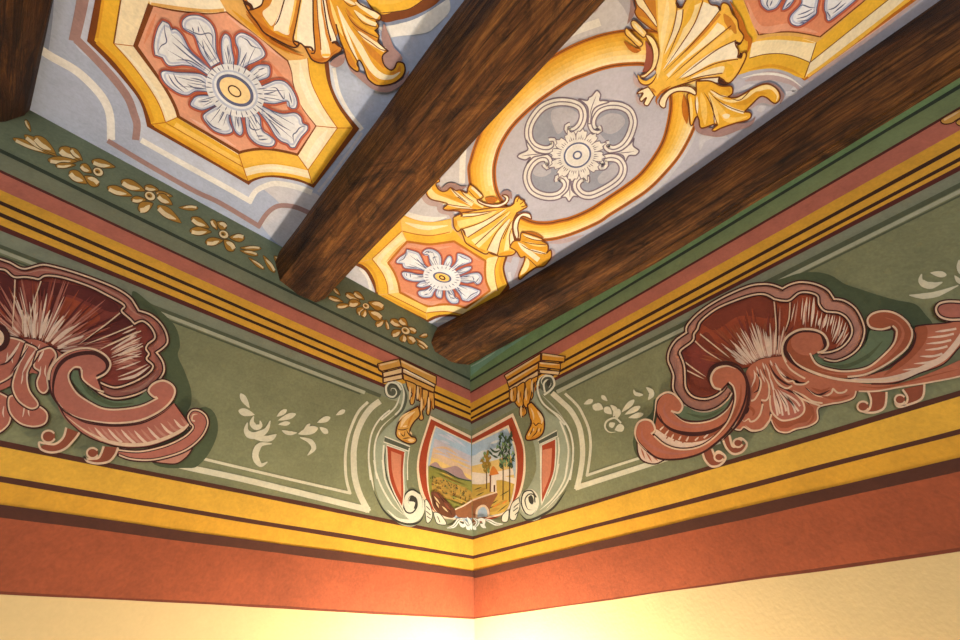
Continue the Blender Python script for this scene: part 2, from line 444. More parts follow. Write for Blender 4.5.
A = Art('ceilL', .0018)
r = thing('octagonal_frame', 'ceilL', 235, 92, 'large yellow and cream octagonal painted frame on the blue ceiling', 'painted frame', )
A.fill('97,-10* 86.9,41.2* 106,60 123.7,80 137,97 143,110 147,126.5* 220,168* 248.7,185* 254,181 266,177.5 280,178 300,182 313.7,188* 359.4,128.7* 342.5,107.5 332.5,87.5 329.4,68.7 328,50* 328,-10*', 'umber')
A.build('outer_edge', r)
A.fill('106,-10* 94.4,40.6* 113,60 128.7,80 141,97 147.5,110 151.2,124.4* 248,181* 255,178 266,175.6 280,175.6 297.5,178.7 312.5,184.4* 353,128* 337.5,106 328.7,86 325,68.7 324,50* 324,-10*', 'bright_yellow')
A.stroke('104,-6 97,38', 3, 'deep_yellow'); A.stroke('97,42* 115,60 131,80 144,99 153,122*', 4, 'deep_yellow')
A.stroke('155,125 246,178', 4, 'deep_yellow'); A.stroke('166,126 244,170', 3, 'gold_c'); A.stroke('175,124.5 240,163', 5, 'gold_d')
A.stroke('314,181 351,129', 2.4, 'deep_yellow'); A.build('moulding', r)
A.fill('122,-8* 113.7,43.7* 133,46* 150,-2* 150,-8*', 'cream'); A.stroke('122,-8 113.7,43.7', 1.6, 'umber')
A.fill('113.7,43.7* 130,62 143.7,80 155,97 161,109 165.6,122.5* 177,117.5* 174,107 166,91 156,77 133,46*', 'cream')
A.stroke('118,46 134,62 148,80 159,97 168,118', 3, 'pale_cream', 'se'); A.stroke('113.7,43.7* 130,62 143.7,80 155,97 161,109 165.6,122.5*', 1, 'dark_ochre')
A.fill('150,-10* 151,5 171,8.8 190,11.5 208.7,13 226.5,11.5* 224,2 222,-10*', 'pale_cream'); A.stroke('151,4 171,7 190,9.5 208.7,11 224,10', 3.4, 'tan')
A.stroke('179,117 241,154.5', 3, 'pale_cream'); A.stroke('166,123 243,167', .8, 'dark_ochre')
A.fill('243,167* 257.5,164 272.5,162.8 290,165 308,170* 297.5,155.5* 285,152.5 270,150 258,150 247,152 238.7,154*', 'gold_c')
A.fill('244.5,168.5* 257.5,165.5 272.5,164.2 290,166.5 308,170.5* 311,179* 296,175 280,172.5 262,172.5 246.5,176*', 'cream')
A.stroke('247,172 262,168.6 280,168.2 308,174', 2.4, 'pale_cream', 'se')
A.fill('308,170* 337.5,128* 316.5,126* 298,156*', 'cream'); A.stroke('306,162 328,129', 7, 'pale_cream', 'se')
A.fill('337.5,128* 327,113 318.7,98.7 310.6,80 307.5,57.5* 288,60.5* 292,72 294,85 301,105 316.5,126*', 'cream')
A.stroke('300,62 303,82 312,103 327,125', 6, 'pale_cream', 'se')
A.strokes('dark_ochre', .9, ['308,170 337.5,128* 327,113 318.7,98.7 310.6,80 307.5,57.5', '113.7,43.7 133,46', '165.6,122.5 151,124.4', '165.6,122.5 177,117.5', '243,167 238.7,154', '243,167 248,181', '308,170 298,156', '308,170 312.5,184.4', '337.5,128 353,128', '337.5,128 316.5,126'])
A.fill('214,-10* 226.5,11.5* 288,60.5* 308,58 318,45* 250,-10*', 'tan'); A.stroke('232,10 262,35 290,54', 5, 'deep_yellow', 'se')
A.build('inner_moulding', r)
A.fill('148,3* 133,46* 156,77 167,94 174,108 177,117.5* 238.7,154.2* 247,152 258,150.5 270,150.5 285,153 297.8,156* 316.7,126* 301,105 294,85 292,72 288.3,60.3* 226.5,11.2* 208.7,13.2 190,11.7 171,9 151,5*', 'umber')
A.build('inner_edge', r)
A.fill('153.5,6.5* 138,46* 159,76 170,93 177,107 180,116* 239.5,151* 248,149 258,147.6 270,147.8 285,150.3 297,153.3* 315.3,126* 300,105 293,85 291,72 287,61.2* 226,12.6* 208,14.5 190,13.4 171,10.8', 'salmon')
A.stroke('228,16 284,60', 4, 'pink_light', 'se'); A.stroke('190,118 236,147', 4, 'pink_light', 'se'); A.stroke('156,14 144,44', 4, 'coral', 'se'); A.stroke('268,60 290,90 308,124', 5, 'coral', 'se')
A.build('field', r)

A = Art('ceilL', .0050)
r = thing('flower_rosette', 'ceilL', 235, 91, 'large white and blue painted flower on coral field in the big left octagon', 'painted flower')
FA = [
 ('162.5,21* 168.7,24 171,30* 176,29.4 182.5,36 190,50 200,60 211,70* 208,75* 196,67.5 184,65 169,65.6 162.5,57.5* 155,55* 154,44 157.5,29', ['164,23 165,33 166.5,42 161,46 157.5,53', '172,42 186,54 205,69', '176,60 190,61 206,71', '178,40 190,52 205,66']),
 ('183.7,19 190,15.5 200,16 210,22.5 215,32.5 216,50 220,62* 211,67* 201,52.5 195,36 190,32.5 184,29 182,24', ['183,28 189,30 195,33 201,34.5 209,33 212.5,37 212,46', '202,40 205,52 211,62', '192,27 194,32', '198,26 199,33']),
 ('225,34 230,38 232,50 234,62 230,69* 224,67* 222,55 221.5,41', ['227,45 229,58']),
 ('236,36 242,33 252,37.5 261,46 265,55 257,61 246,66 242,72* 237,66* 238.7,52 235.6,42', ['239,36 247,40 252,46 262,49', '247,52 243,60 240,66']),
 ('247.5,73.7* 256,66 263.7,65 269,66 270,72.5 267.5,77.5 257.5,81 251,85*', ['258,70 265,68']),
 ('255,89* 267,84 276,80.6 285,82 292.5,90 297,101 295.6,108 290,107.5 287.5,101 274,103.7 261,102*', ['270,88 276,88 280,93.7 284,99 284,92', '262,94 270,93 276,91', '289,92 292,104']),
 ('258.7,104* 270,110 282.5,114 295,113 301,117.5 302.5,123 307.5,125.6* 307.5,130 301,137.5 295,147.5* 291,147.5 287.5,143.7 281,141 275,135 267.5,122.5 257.5,110*', ['306,126 300,127.5 296,132.5 293,135 294,143', '262,109 276,122 291,131', '266,116 275,128 281,136']),
 ('245,111* 256,112.5* 260,117.5 262,130 270,136 275,141 272.5,146 264,146 255,142.5 248,134 245.6,121', ['249,116 250,127 256,130 262,128', '256,136 264,136', '258,140 268,139', '254,115 257,124']),
 ('231,110* 238.7,111* 241,119 243,130 241,135 237.5,134 234,129 231,117.5', ['236,114 239,128']),
 ('221,104* 230,107.5* 229,120 232.5,131 225,134 215,131 207.5,124 203,116 210,110', ['226,108 222,116 218,123', '205,118 212,126 222,130']),
 ('220,97.5* 217.5,104* 210,107.5 201,110 191,105.6 192.5,100 197.5,96 209,95.6', ['198,102 210,101']),
 ('210,92* 209,80* 200,74 177.5,72.5 164,71 161,75 166,84 177.5,92.5 187.5,95 196,91', ['168,74 174,84 184,92', '173,73 178,82 188,90', '190,78 200,80 208,85', '187,84 195,88 205,89'])]
petals(A, r, FA, 1, 2.6, 235, 90.6)
A.fill(ell(235, 90.6, 31.5, 24, 35), 'petal'); A.fill(ell(235, 90.6, 25, 18, 35), 'petal_shade'); A.fill(ell(235, 90.4, 23, 16, 35), 'petal'); A.fill(ell(235, 90.4, 20.6, 13.6, 35), 'slate_blue')
for k in range(30):
    t = math.radians(k*12); x, y = 25.5*math.cos(t), 18.5*math.sin(t); c, s_ = math.cos(.61), math.sin(.61)
    A.stroke([(235+(x*c-y*s_)*.97, 90.6+(x*s_+y*c)*.97), (235+(x*c-y*s_)*(1.2 if k % 2 else 1.45), 90.6+(x*s_+y*c)*(1.2 if k % 2 else 1.45))], 1.0, 'slate_blue', 'se')
A.fill(ell(235, 90.4, 17.2, 10.8, 35), 'ring_yellow'); A.fill(ell(234.6, 91.2, 7.8, 4.9, 38), 'dark_umber'); A.fill(ell(234.6, 91.2, 6.2, 3.6, 38), 'ring_yellow')
A.build('flower_heart', r)

A = Art('ceilL', .0080)
r = thing('shell_ornament', 'ceilL', 315, 30, 'golden painted scallop shell with a curling leaf overlapping the large left octagon', 'painted shell')
A.stroke('347,62 352,70 358,74 366,80 374,86 384,89 394,87 404,80 409,71', 7, 'mauve', 'se'); A.stroke('330,64 338,62 345,54', 9, 'mauve', 'se'); A.stroke('384,24 385,34 388,45 393,54 400,58', 9, 'mauve', 'se'); A.fill('382,50 393,48 402,57 400,63 394,68 388,69 383,62', 'mauve')
A.stroke('246,14 258,28 272,42 292,52 304,56', 3.5, 'dark_ochre', 'se'); A.build_each('outline_wash', r)
SIL = '240,-10* 244,2 249,12 257,22.5 264,32.5 275,39 287,45 294,47.5 298,46 300,43 305,47.5 309,55 312.5,60 320,63 327,62 333,56 340,52 342,48 338,45.5 334,42 338,30 340,-10*'
A.fill(SIL, 'orange_ochre')
A.stroke('246,11 256,21 265,29 280,37 292,42', 4, 'dark_ochre', 'se'); A.stroke('308,53 316,60 326,58 338,49', 3, 'dark_ochre', 'se'); A.stroke('262,17 275,31 290,38', 3, 'deep_yellow', 'se')
A.fill('244,-8* 264,-8* 262,5 254,9 251.7,6.7 247.5,1.7', 'pale_cream', line='umber', lw=.8)
A.fill('262.5,12.5 270,5 275,-8* 286,-8* 281,8 273,25 268,22.5', 'cream')
A.fill('288,-8* 298,-8* 294,13 290,27.5 288,35 278,31 274,27', 'pale_cream'); A.stroke('274,26 279,18 286,-6', 1.3, 'dark_umber', 's')
A.stroke('297,-8 293,14 288,34', 2.2, 'gold_d', 'e')
A.fill('302.5,-8* 312.5,-8* 313,25 314,50 306,46 295,40 296.5,27', 'pale_cream'); A.stroke('303,-8 297,25 296,40', 1.8, 'gold_e')
A.fill('316,-8* 317.5,19 320,37 322,56 330,56 328.5,44 323,25 320,-8*', 'cream'); A.stroke('319,2 323,30 327,54', 3.4, 'pale_cream', 'se'); A.stroke('322,55 330,55', 2.5, 'gold_c')
A.fill('320.6,-8* 324,-8* 329,19 336,40 331,41.5 326,25', 'pale_cream')
A.strokes('dark_umber', 1.5, ['302,-8 296.5,22 293,40 297,46', '313,-8 313.3,25 315,51 311,53', '331,41 327,25 322,-8', '264,-8 262,4 254,9 249,10'])
A.strokes('umber', 1, ['316.5,-8 318,19 320,37 321,50', '337,40 330,19 325,-8'])
A.stroke('240,-10 244,2 249,12 257,22.5 264,32.5 275,39 287,45 294,47.5 298,46 300,43 305,47.5 309,55 312.5,60 320,63 327,62 333,56 340,52 342,48 338,45.5 334,42', 1.6, 'dark_umber')
A.stroke('244,2 250,5 252,9', 3.6, 'dark_umber'); A.stroke('294,41 299,43 297,47', 2, 'dark_umber'); A.stroke('305,47 311,47.5 313,51', 2.2, 'dark_umber'); A.stroke('332,43 336,42 339,46', 2.4, 'dark_umber')
A.build('shell_fan', r)
LEAF = '326,-10* 336,24 340,40 344,50 346,58 349,65 354,70 358,71.5 359,68 357,64 358.7,60 361,62 364,68 367,77 370,81 376,85 383,85.5 392,83.7 401,78 405,71 404,64 400,62 397,62.5 395.5,66 393.7,69 390,70 385,66 382.5,60 383,55 388,51* 379,43 378,40.5* 379,35.5 375,30.6* 378.7,26.5 376,21* 380,20 381,16 377,12 370,9 358,2 355,-10*'
A.fill(LEAF, 'deep_yellow')
A.stroke('346,8 356,24 370,38 378,41', 6, 'orange_ochre', 'se'); A.stroke('362,40 372,52 380,60 384,68', 7, 'orange_ochre', 'se'); A.stroke('345,48 350,60 356,68', 6, 'orange_ochre', 'se')
A.stroke('390,73 398,72 400,65', 3.6, 'orange_ochre', 'se'); A.stroke('366,64 371,76 378,82', 3, 'orange_ochre', 'se')
A.stroke('337,6 348,28 360,48 371,67 381,76 392,77 400,72', 6.5, 'cream', 'se'); A.stroke('338,10 346,32 353,50 358,60', 2.8, 'pale_cream', 'se'); A.stroke('330,0 336,20 343,36', 3.6, 'gold_e', 'se')
A.stroke('355,2 366,9 378,17.5', 5.2, 'cream', 's'); A.stroke('354,10 364,19 376,25', 4.2, 'gold_g', 's'); A.stroke('358,31 370,41 385,50', 5, 'cream', 's')
A.stroke('342,-2 350,2 356,5', 3, 'cream', 'se'); A.stroke('350,16 362,26 376,33', 3, 'gold_b', 's')
A.strokes('umber', 1, ['363,14 370,18 380,20', '354,12 362,22 368,25 377,27', '345,10 352,22 362,30 378,38', '352,26 362,36 372,43 380,49 388,51', '341,26 347,42 357,61', '342,-1 350,6 356,5'], 's')
A.stroke(P(LEAF)[1:], 1.5, 'dark_umber')
A.build('leaf_scroll', r)

# ---- right panel ----------------------------------------------------
B = Art('ceilR')
r = thing('painted_border', 'ceilR', 500, 200, 'whitish painted band and mauve painted shading lines around the oval on the grey ceiling', 'painted border')
B.fill('596,-8* 560,45 520,82 480,128 440,180 404,214 420,219 450,216 466,195 462,170 470,130 500,90 545,55 590,35 627,28 625,10 610,-8*', 'grey_light')
B.stroke('600,22 560,38 525,66', 8, 'white_wash', 'e'); B.stroke('466,132 463,155 462,183', 6, 'white_wash'); B.stroke('403,213 415,217 430,219.5 447,217', 6, 'white_wash', 'e')
B.fill('340,280* 356,263 366,272 372,284 374,297 350,286*', 'grey_light'); B.stroke('360,268 368,278 371.5,294', 3, 'white_wash')
B.fill('428,322* 440,318.5 460,318 470,325 448,333 438,328*', 'grey_light'); B.stroke('432,323 446,321 462,323', 2, 'white_wash', 'e'); B.build_each('white_line', r)
B.stroke('598,-6 597,8 590,14', 3, 'soft_mauve', 'se'); B.stroke('704,104 690,143 668,176 640,201 600,226', 4, 'grey_light', 'e'); B.stroke('548,243 565,241 584,235', 4, 'soft_mauve', 'se')
B.stroke('508,262 512,254 522,256 521,266 516,280', 6, 'soft_mauve'); B.stroke('509,272 511,284', 3, 'grey_light')
B.stroke('745,81 760,77 775,76 790,81 800,90', 9, 'soft_mauve', 'se'); B.stroke('742,78 757,74.5 774,74 790,78.5 803,88', 2.6, 'white_wash', 'se')
B.stroke('808,80 840,58 880,30 925,-6', 4, 'soft_mauve'); B.stroke('806,78 838,56.5 878,28 920,-4', 2, 'pink_light'); B.stroke('700,150 704,138 716,134 728,138', 8, 'grey_light', 'se'); B.stroke('786,94 795,92 792,88', 5, 'grey_light'); B.stroke('757,111 766,106', 6, 'grey_light', 'se'); B.stroke('738,90 755,84', 4, 'grey_light', 'se')
B.build_each('mauve_line', r)

def octagon_frame(B, root, outer, ylw, fill_field, inner, mids, panels, lines):
    pass
B = Art('ceilR', .0012)
r = thing('octagonal_frame', 'ceilR', 442, 277, 'small yellow octagonal painted frame between the two beams near the corner', 'painted frame')
B.fill('352,264* 364,270 370,279 374,288 376,296* 427.5,322.5* 437,318 447,316.5 460,318 478,326* 510,288* 506,276 504.5,267 507.5,257* 495,240 470,215* 451,220.5* 441,223.3 430,224.8 420,223.6 410,220.5 400,217*', 'umber'); B.build('outer_edge', r)
B.fill('352,259* 365,266.5 372,275 376,285 378.5,295* 427.5,319.5* 436,315.6 447,314.3 460,315.6 478,322* 507,285* 504,276 502.5,267 505,257* 495,240 470,215* 451,218.5* 441,220.8 430,222 420,220.8 410,217.8 400,213*', 'bright_yellow')
B.stroke('380,295 427,318', 3, 'deep_yellow'); B.stroke('358,262 368,266 375,276 378,292', 2.5, 'deep_yellow'); B.stroke('503,258 500,268 501.5,278 504,284', 3, 'deep_yellow'); B.build('moulding', r)
B.fill('400.6,216* 410,219 420,221.5 430,222.6 441,221.5 452,219* 452,232 441,234 430,235.4 416,234 402,231*', 'straw'); B.stroke('405,222.5 418,226.5 430,227.8 448,225.5', 4.5, 'gold_g', 'se')
B.fill('402,231* 372,259* 378.7,267.5 384,276 387.5,286 388,294* 399,292.5* 398,284 394.5,274 387,263* 406.5,241*', 'gold_f'); B.stroke('402,237 379,260 388,272 392,290', 4, 'gold_g'); B.stroke('404,242 386,262', 2.4, 'tan', 'se')
B.fill('388,294* 426,313* 428,306.5* 400,292.5*', 'gold_d')
B.fill('426,313* 434,312 447,311.5 462,314.5* 468,308* 455,305 442,304.5 428,306.5*', 'gold_f'); B.fill('462,314.5* 495,291* 490,290.6* 466,308*', 'gold_f')
B.fill('488,258* 498,257 495,268 495.5,280 498,291* 490,290.6* 486,281 485,270 485.6,261*', 'gold_f')
B.strokes('dark_ochre', .9, ['450,232 441,234 430,235.6 416,234.2 402,231* 372,259* 378.7,267.5 384,276 387.5,286 388,294* 426,313* 434,312 447,311.5 462,314.5', '499,255 495,268 495.5,280 498,291'])
B.strokes('tan', .9, ['402,231 400,217', '402,231 407,241', '372,259 360,262', '388,294 378,295', '426,313 427,320'])
B.build('inner_moulding', r)
INN = '388,263* 407,241.5* 417,243 430,244.4 442,243 454,241.3* 485.6,261* 485,270 486,281 490,290.6* 466,308* 455,305 442,304.5 428,306.5* 400,292.5* 398.5,284 395,274 391,267'
B.fill(INN, 'coral', line='dark_ochre', lw=2.2); B.stroke('392,264 408,246 430,249 452,246', 4, 'salmon', 'se'); B.stroke('404,292 428,303 442,301', 4, 'salmon', 'se'); B.stroke('460,248 480,261', 3, 'salmon', 'se'); B.build('field', r)

B = Art('ceilR', .0030)
r = thing('flower_rosette', 'ceilR', 442, 277, 'small white painted flower with yellow heart in the small octagon near the room corner', 'painted flower')
q = lambda t: Z(380, 240, 8, t)
FB = [(q(a), [q(e) for e in ex]) for a, ex in [
 ('215,75* 300,100 330,140 360,200 420,250* 400,265* 310,235 200,225 180,190* 130,180 150,145 200,110', ['215,85 205,120 190,150 150,170', '290,145 330,190 390,245', '210,210 300,225']),
 ('340,100 370,75 420,75 470,105 490,150 485,230* 430,240* 400,180 385,120 355,115', ['355,108 380,90 400,100', '370,110 400,95 430,105', '430,160 425,140 460,135']),
 ('515,180 545,130 570,135 575,180 550,235* 505,240*', []),
 ('615,150 620,110 660,115 720,145 730,175 680,195 620,220 580,255* 555,235* 600,190', ['625,120 660,140 710,160']),
 ('620,245* 690,215 730,215 720,240 660,270 600,290* 595,265*', []),
 ('620,300* 680,280 740,265 790,265 815,300 805,340 775,355 755,335 690,345 620,325*', ['735,290 750,310 745,325', '765,340 795,300', '640,300 720,285']),
 ('590,350* 640,360 720,375 800,405* 790,435 710,490* 660,480 640,440 600,390 575,370*', ['790,410 730,440 690,480', '610,370 640,410 655,440']),
 ('530,380* 565,375* 590,420 600,460 630,475 620,505 570,505 535,470 525,430', ['565,460 600,470', '545,400 560,430 585,440']),
 ('465,385* 500,380* 500,430 490,465 455,455 445,420', []),
 ('430,355* 460,375* 430,420 410,455 350,460 310,440 310,410 370,395', ['390,430 350,440', '420,380 390,410']),
 ('400,340* 395,365* 340,380 295,370 310,345 350,330', []),
 ('400,275* 400,310* 330,330 260,330 200,310 175,270 190,255 240,260 310,275', ['210,265 215,290', '240,265 245,300', '300,295 370,290'])]]
petals(B, r, FB, .75, 1.7, 442, 277.4)
B.fill(ell(442, 277.5, 19, 12.4, 14), 'petal')
for k in range(24):
    t = math.radians(k*15); B.stroke([(442+13.5*math.cos(t), 277.5+8.6*math.sin(t)), (442+18*math.cos(t), 277.5+11.5*math.sin(t))], .7, 'slate_blue', 'se')
B.fill(ell(442.2, 277.4, 9.4, 5, 14), 'slate_blue'); B.fill(ell(442.2, 277.4, 7.4, 3.7, 14), 'straw'); B.fill(ell(442.2, 277.6, 3.6, 2.2, 25), 'dark_umber'); B.fill(ell(442.2, 277.6, 1.9, 1.0, 25), 'straw')
B.build('flower_heart', r)

B = Art('ceilR', .0012)
r = thing('oval_frame', 'ceilR', 577, 155, 'golden oval painted ring around the grey medallion between the beams', 'painted frame')
OUT = '469,172 471,160 476,144 484,126 495,108 508,95 525,77.5 540,65.5 555,55.5 570,47.5 585,41 603,35 625,31 650,31 672,37 688,50 698,75 700,100 695,125 681,153 664,174 647.5,190 630,202 610,214.5 599,222 578,231.5 560,237.5 544,240 520,240 500,233 485,220 474,200'
INR = '494,172 496,158 501,144 511,128 524,114 539,101 556,89 570,80.5 585,74.5 600,69 615,65.5 632,64 645,64.5 658,70 668,85 671,100 670,115 664.5,138 655,156 641,174 627,185.5 610,197 591,209.5 572,218 560,221 547,223.3 532,222 515,214 503,203 496,189'
def pk(u, j, m):
    s = math.cos((u-.20)*2*math.pi)          # the painter's ochre side lies outside on the upper left, inside on the lower right
    t = (j+.5)/m; t = .5+(t-.5)*max(-1, min(1, s*6)); t = t if s > 0 else t
    return GOLD[max(0, min(6, int(t*7)))]
blend(B, OUT, INR, list(range(7)), pk, 120, True)
B.build('ring_moulding', r)
B.stroke(P(OUT)+[P(OUT)[0]], 3.4, 'dark_ochre', loop=True); B.stroke(P(OUT)+[P(OUT)[0]], 1.0, 'umber', loop=True); B.build('outer_edge', r)
B.stroke(P(INR)+[P(INR)[0]], 4.2, 'dark_ochre', loop=True); B.stroke(P(INR)+[P(INR)[0]], 1.6, 'umber', loop=True); B.build('inner_edge', r)

B = Art('ceilR', .0012)
r = thing('medallion', 'ceilR', 577, 155, 'grey and ivory painted medallion of four scroll loops around a rosette inside the oval', 'painted medallion')
q = lambda t: Z(510, 80, 6.857, t); q2 = lambda t: Z(510, 120, 6.857, t)
LO = [q('412,318 398,322 402,345 440,347 482,310 502,250 490,195 450,165 380,150 300,155 220,190 160,260 130,330 132,400 165,450 220,475 270,475 300,450 295,420 272,424'),
 q('598,325 608,345 575,338 560,300 570,250 610,200 680,175 760,180 820,215 845,280 835,340 810,400 770,450 720,475 680,470 662,448 684,440'),
 q2('244,300 252,316 268,298 250,262 200,262 150,300 120,360 120,420 150,480 210,515 280,525 340,510 380,470 385,430 360,400 330,400 332,418'),
 q2('626,304 628,320 650,305 642,272 690,258 745,272 775,320 765,380 720,430 640,480 560,515 500,510 460,470 460,430 490,400 522,402 516,420')]
for p, blob in zip(LO, [q('300,200 400,190 470,240 440,300 380,330 330,370 300,320 280,250'), q('680,230 760,240 790,290 740,350 680,370 620,340 600,280'), q2('170,310 220,280 270,320 280,360 220,390 160,370'), q2('660,330 720,290 750,330 700,400 630,440 600,400')]):
    B.fill([(a, b, False) for a, b, c in p[3:-3]], 'steel'); B.fill(blob, 'grey_mid')
    B.stroke(p, 9.4, 'plum_line'); B.stroke(p, 6.6, 'ivory'); B.stroke(p, 1.3, 'plum_line'); B.build('scroll_loop', r)
for p, v in ((q('535,300* 535,200 510,160 470,132 530,140 540,120 560,110 595,72 622,100 615,140 640,140 680,150 600,180 565,220 552,300*'), q('590,110 560,190 545,260')),
          (q('255,510* 180,495 130,440 110,410 115,450 120,480 60,510 55,532 105,548 140,530 115,575 160,530 200,520'), q('80,522 150,512 220,508')),
          (q('672,503* 760,485 830,430 850,400 845,450 885,485 862,516 815,520 790,560 770,515'), q('850,490 790,498 720,503')),
          (q2('410,415* 398,480 350,530 380,530 405,560 435,525 470,525 425,480 418,415*'), q2('410,530 410,460'))):
    B.fill(p, 'ivory', line='plum_line', lw=1.5); B.stroke(v, .9, 'plum_line', 'se'); B.build('leaf_tip', r)
def me_(t, k, a=31, b=27, ang=-30):
    c, s_ = math.cos(math.radians(ang)), math.sin(math.radians(ang)); x, y = a*k*math.cos(t), b*k*math.sin(t); return (577.4+x*c-y*s_, 155.1+x*s_+y*c)
for k in range(12):
    t = math.radians(k*30+8); f = lambda d, kk: me_(t+math.radians(d), kk)
    L_ = 1.03 if k % 3 == 0 else .95
    B.fill([f(-14,.4), f(-15,.7), f(-10,.86), f(-5,.84), f(0,L_), f(5,.86), f(10,.88), f(14,.7), f(13,.4)], 'ivory', line='plum_line', lw=.8)
    B.strokes('plum_line', .8, [[f(-7,.5), f(-6,.66)], [f(0,.5), f(0,.72)], [f(7,.5), f(6,.66)]], 'e'); B.build('petal', r)
B.fill([me_(math.radians(i*9), .56) for i in range(40)], 'ivory'); B.fill([me_(math.radians(i*9), .46) for i in range(40)], 'slate_blue'); B.fill([me_(math.radians(i*9), .40) for i in range(40)], 'white_wash')
B.fill([me_(math.radians(i*9), .36) for i in range(40)], 'ivory'); B.fill([me_(math.radians(i*15), .16) for i in range(24)], 'slate_blue'); B.fill([me_(math.radians(i*15), .10) for i in range(24)], 'white_wash'); B.build('flower_heart', r)

B = Art('ceilR', .0050)
r = thing('shell_ornament', 'ceilR', 500, 225, 'smaller golden painted shell with curled leaves between the oval and the small octagon', 'painted shell')
q = lambda t: Z(410, 170, 8, t); q2 = lambda t: Z(460, 180, 8, t); q3 = lambda t: Z(490, 220, 8, t)
B.stroke(q('245,70 215,40 150,80 112,150 115,215 160,260 235,275 245,320 320,345 345,400 345,460 400,520'), 6, 'soft_mauve', 'se'); B.stroke(q('225,125 255,165 320,125 400,145 450,130'), 6, 'mauve', 'se'); B.stroke(q('720,205 780,185 815,230'), 6, 'mauve', 'se'); B.stroke(q('600,225 640,240 700,235'), 7, 'dark_ochre', 'se')
B.stroke(q('350,470 440,560 540,640 640,690'), 4, 'tan', 'se'); B.stroke(q3('490,230 505,265 470,340'), 5, 'soft_mauve', 'se'); B.stroke(q3('260,95 430,140'), 5, 'dark_ochre', 'se'); B.build_each('outline_wash', r)
LF = q('235,78* 205,70 160,100 130,160 135,200 170,235 250,255 300,272 265,308 300,325 380,328 420,350* 640,345* 780,290* 700,300 600,280 535,240* 575,225 580,200 490,120 462,150 455,185 400,160 365,165 325,140 295,165 260,172 225,150 207,110 235,95*')
B.fill(LF, 'gold_b'); B.stroke(q('175,110 160,160 200,215 330,260 480,295'), 6.5, 'gold_f', 'se'); B.stroke(q('260,190 340,220 470,275 600,310'), 3, 'deep_yellow', 'se'); B.stroke(q('330,155 400,215 500,280'), 3.6, 'cream', 's'); B.stroke(q('420,180 480,225 590,290'), 4, 'gold_f', 's'); B.stroke(q('495,135 540,175 572,210'), 3.4, 'cream', ''); B.stroke(q('300,280 400,295 500,310'), 2, 'cream', 'se'); B.stroke(q('270,310 400,325 620,325'), 2.6, 'orange_ochre', 's')
B.strokes('umber', .9, [q('325,142 380,200 450,250'), q('405,165 450,215 520,260'), q('300,275 400,290 490,300'), q('470,165 510,210 540,235'), q('300,325 420,310 620,325'), q('380,215 470,270')], 'e'); B.stroke(LF+[LF[0]], 1.4, 'umber', loop=True); B.build('leaf_scroll', r)
FN = q2('20,262* 240,225 380,215 430,190* 440,150 465,130 487,155 515,165 520,190 538,212 500,238 455,262* 425,330 420,400 435,470 440,500* 430,545 445,570 420,600 330,612 300,605* 230,580* 200,592 120,550 50,505 30,460* 5,395* -20,412 -50,370 -55,300*')
B.fill(FN, 'gold_c')
B.fill(q2('20,278* 240,252 130,282 20,296*'), 'cream'); B.fill(q2('-35,330* 100,302 290,245 200,318 0,385*'), 'gold_e'); B.fill(q2('12,402* 180,340 370,232 230,350 62,458*'), 'cream'); B.fill(q2('90,480* 260,380 400,250 300,390 150,545*'), 'gold_f'); B.fill(q2('222,562* 300,420 400,310 335,470 292,592*'), 'cream'); B.fill(q2('350,570* 380,420 420,330 400,480 390,560*'), 'gold_f'); B.fill(q2('402,530* 405,450 422,420 432,500*'), 'cream')
B.stroke(q2('60,500 140,555 210,570'), 3.6, 'deep_yellow', 'se'); B.stroke(q2('310,595 360,590 430,575'), 4, 'deep_yellow', 'se'); B.stroke(q2('-40,310 -35,380'), 4, 'deep_yellow', 'se')
B.strokes('umber', 1, [q2('0,396 180,335 370,225'), q2('60,460 240,345 400,240'), q2('120,520 280,375 410,262'), q2('215,565 290,420 400,300'), q2('300,600 330,470 400,330'), q2('345,470 390,370 420,320'), q2('400,530 395,450 415,380'), q2('20,262 150,262 330,235'), q2('20,296 140,285 260,255')], 'e')
B.strokes('umber', 1, [q2('470,140 455,175'), q2('510,170 480,195'), q2('530,205 490,215')]); B.stroke(FN+[FN[0]], 1.4, 'umber', loop=True)
B.stroke(q2('5,385 30,410 45,455'), 2, 'umber', 'se'); B.stroke(q2('225,575 260,590 305,605'), 2.4, 'umber', 'se'); B.stroke(q2('400,540 440,550 445,575'), 2.4, 'umber', 'se'); B.stroke(q2('0,265 15,280 5,296'), 2.5, 'umber', 'se'); B.build('shell_fan', r)
SC = q('540,235 600,265 690,275 750,255 765,225 735,205 770,200 792,228 770,270 700,300 620,292 550,262'); B.fill(SC, 'pale_cream', line='umber', lw=1.4); B.build('scroll', r)
SC = q2('458,482* 432,430 425,360 450,300 500,265 555,270 572,312 545,303 500,290 475,320 462,380 468,440'); B.fill(SC, 'pale_cream', line='umber', lw=1.4); B.build('scroll', r)
RL = q3('240,165* 250,105 290,105 420,150 412,165 460,195 465,240 450,268* 485,240 492,290 470,330 430,370 370,380 330,405 280,445 240,475 228,440 270,340 280,290* 245,300 210,250 170,225 160,212 190,170')
B.fill(RL, 'deep_yellow'); B.stroke(q3('225,180 290,240 390,320'), 5, 'cream', 's'); B.stroke(q3('320,235 380,255 450,270'), 2.6, 'pale_cream', 'se'); B.stroke(q3('300,300 290,370 245,440'), 5, 'gold_f', 'se'); B.stroke(q3('265,115 340,145 410,160'), 2.6, 'cream', 'se'); B.stroke(q3('280,175 370,200 455,205'), 2.6, 'gold_e', 'se')
B.strokes('umber', .9, [q3('240,190 310,235 445,272'), q3('250,170 340,190 450,200'), q3('280,290 330,330 375,375'), q3('265,125 340,155 410,165')], 's'); B.stroke(RL+[RL[0]], 1.4, 'umber', loop=True); B.build('leaf_scroll', r)

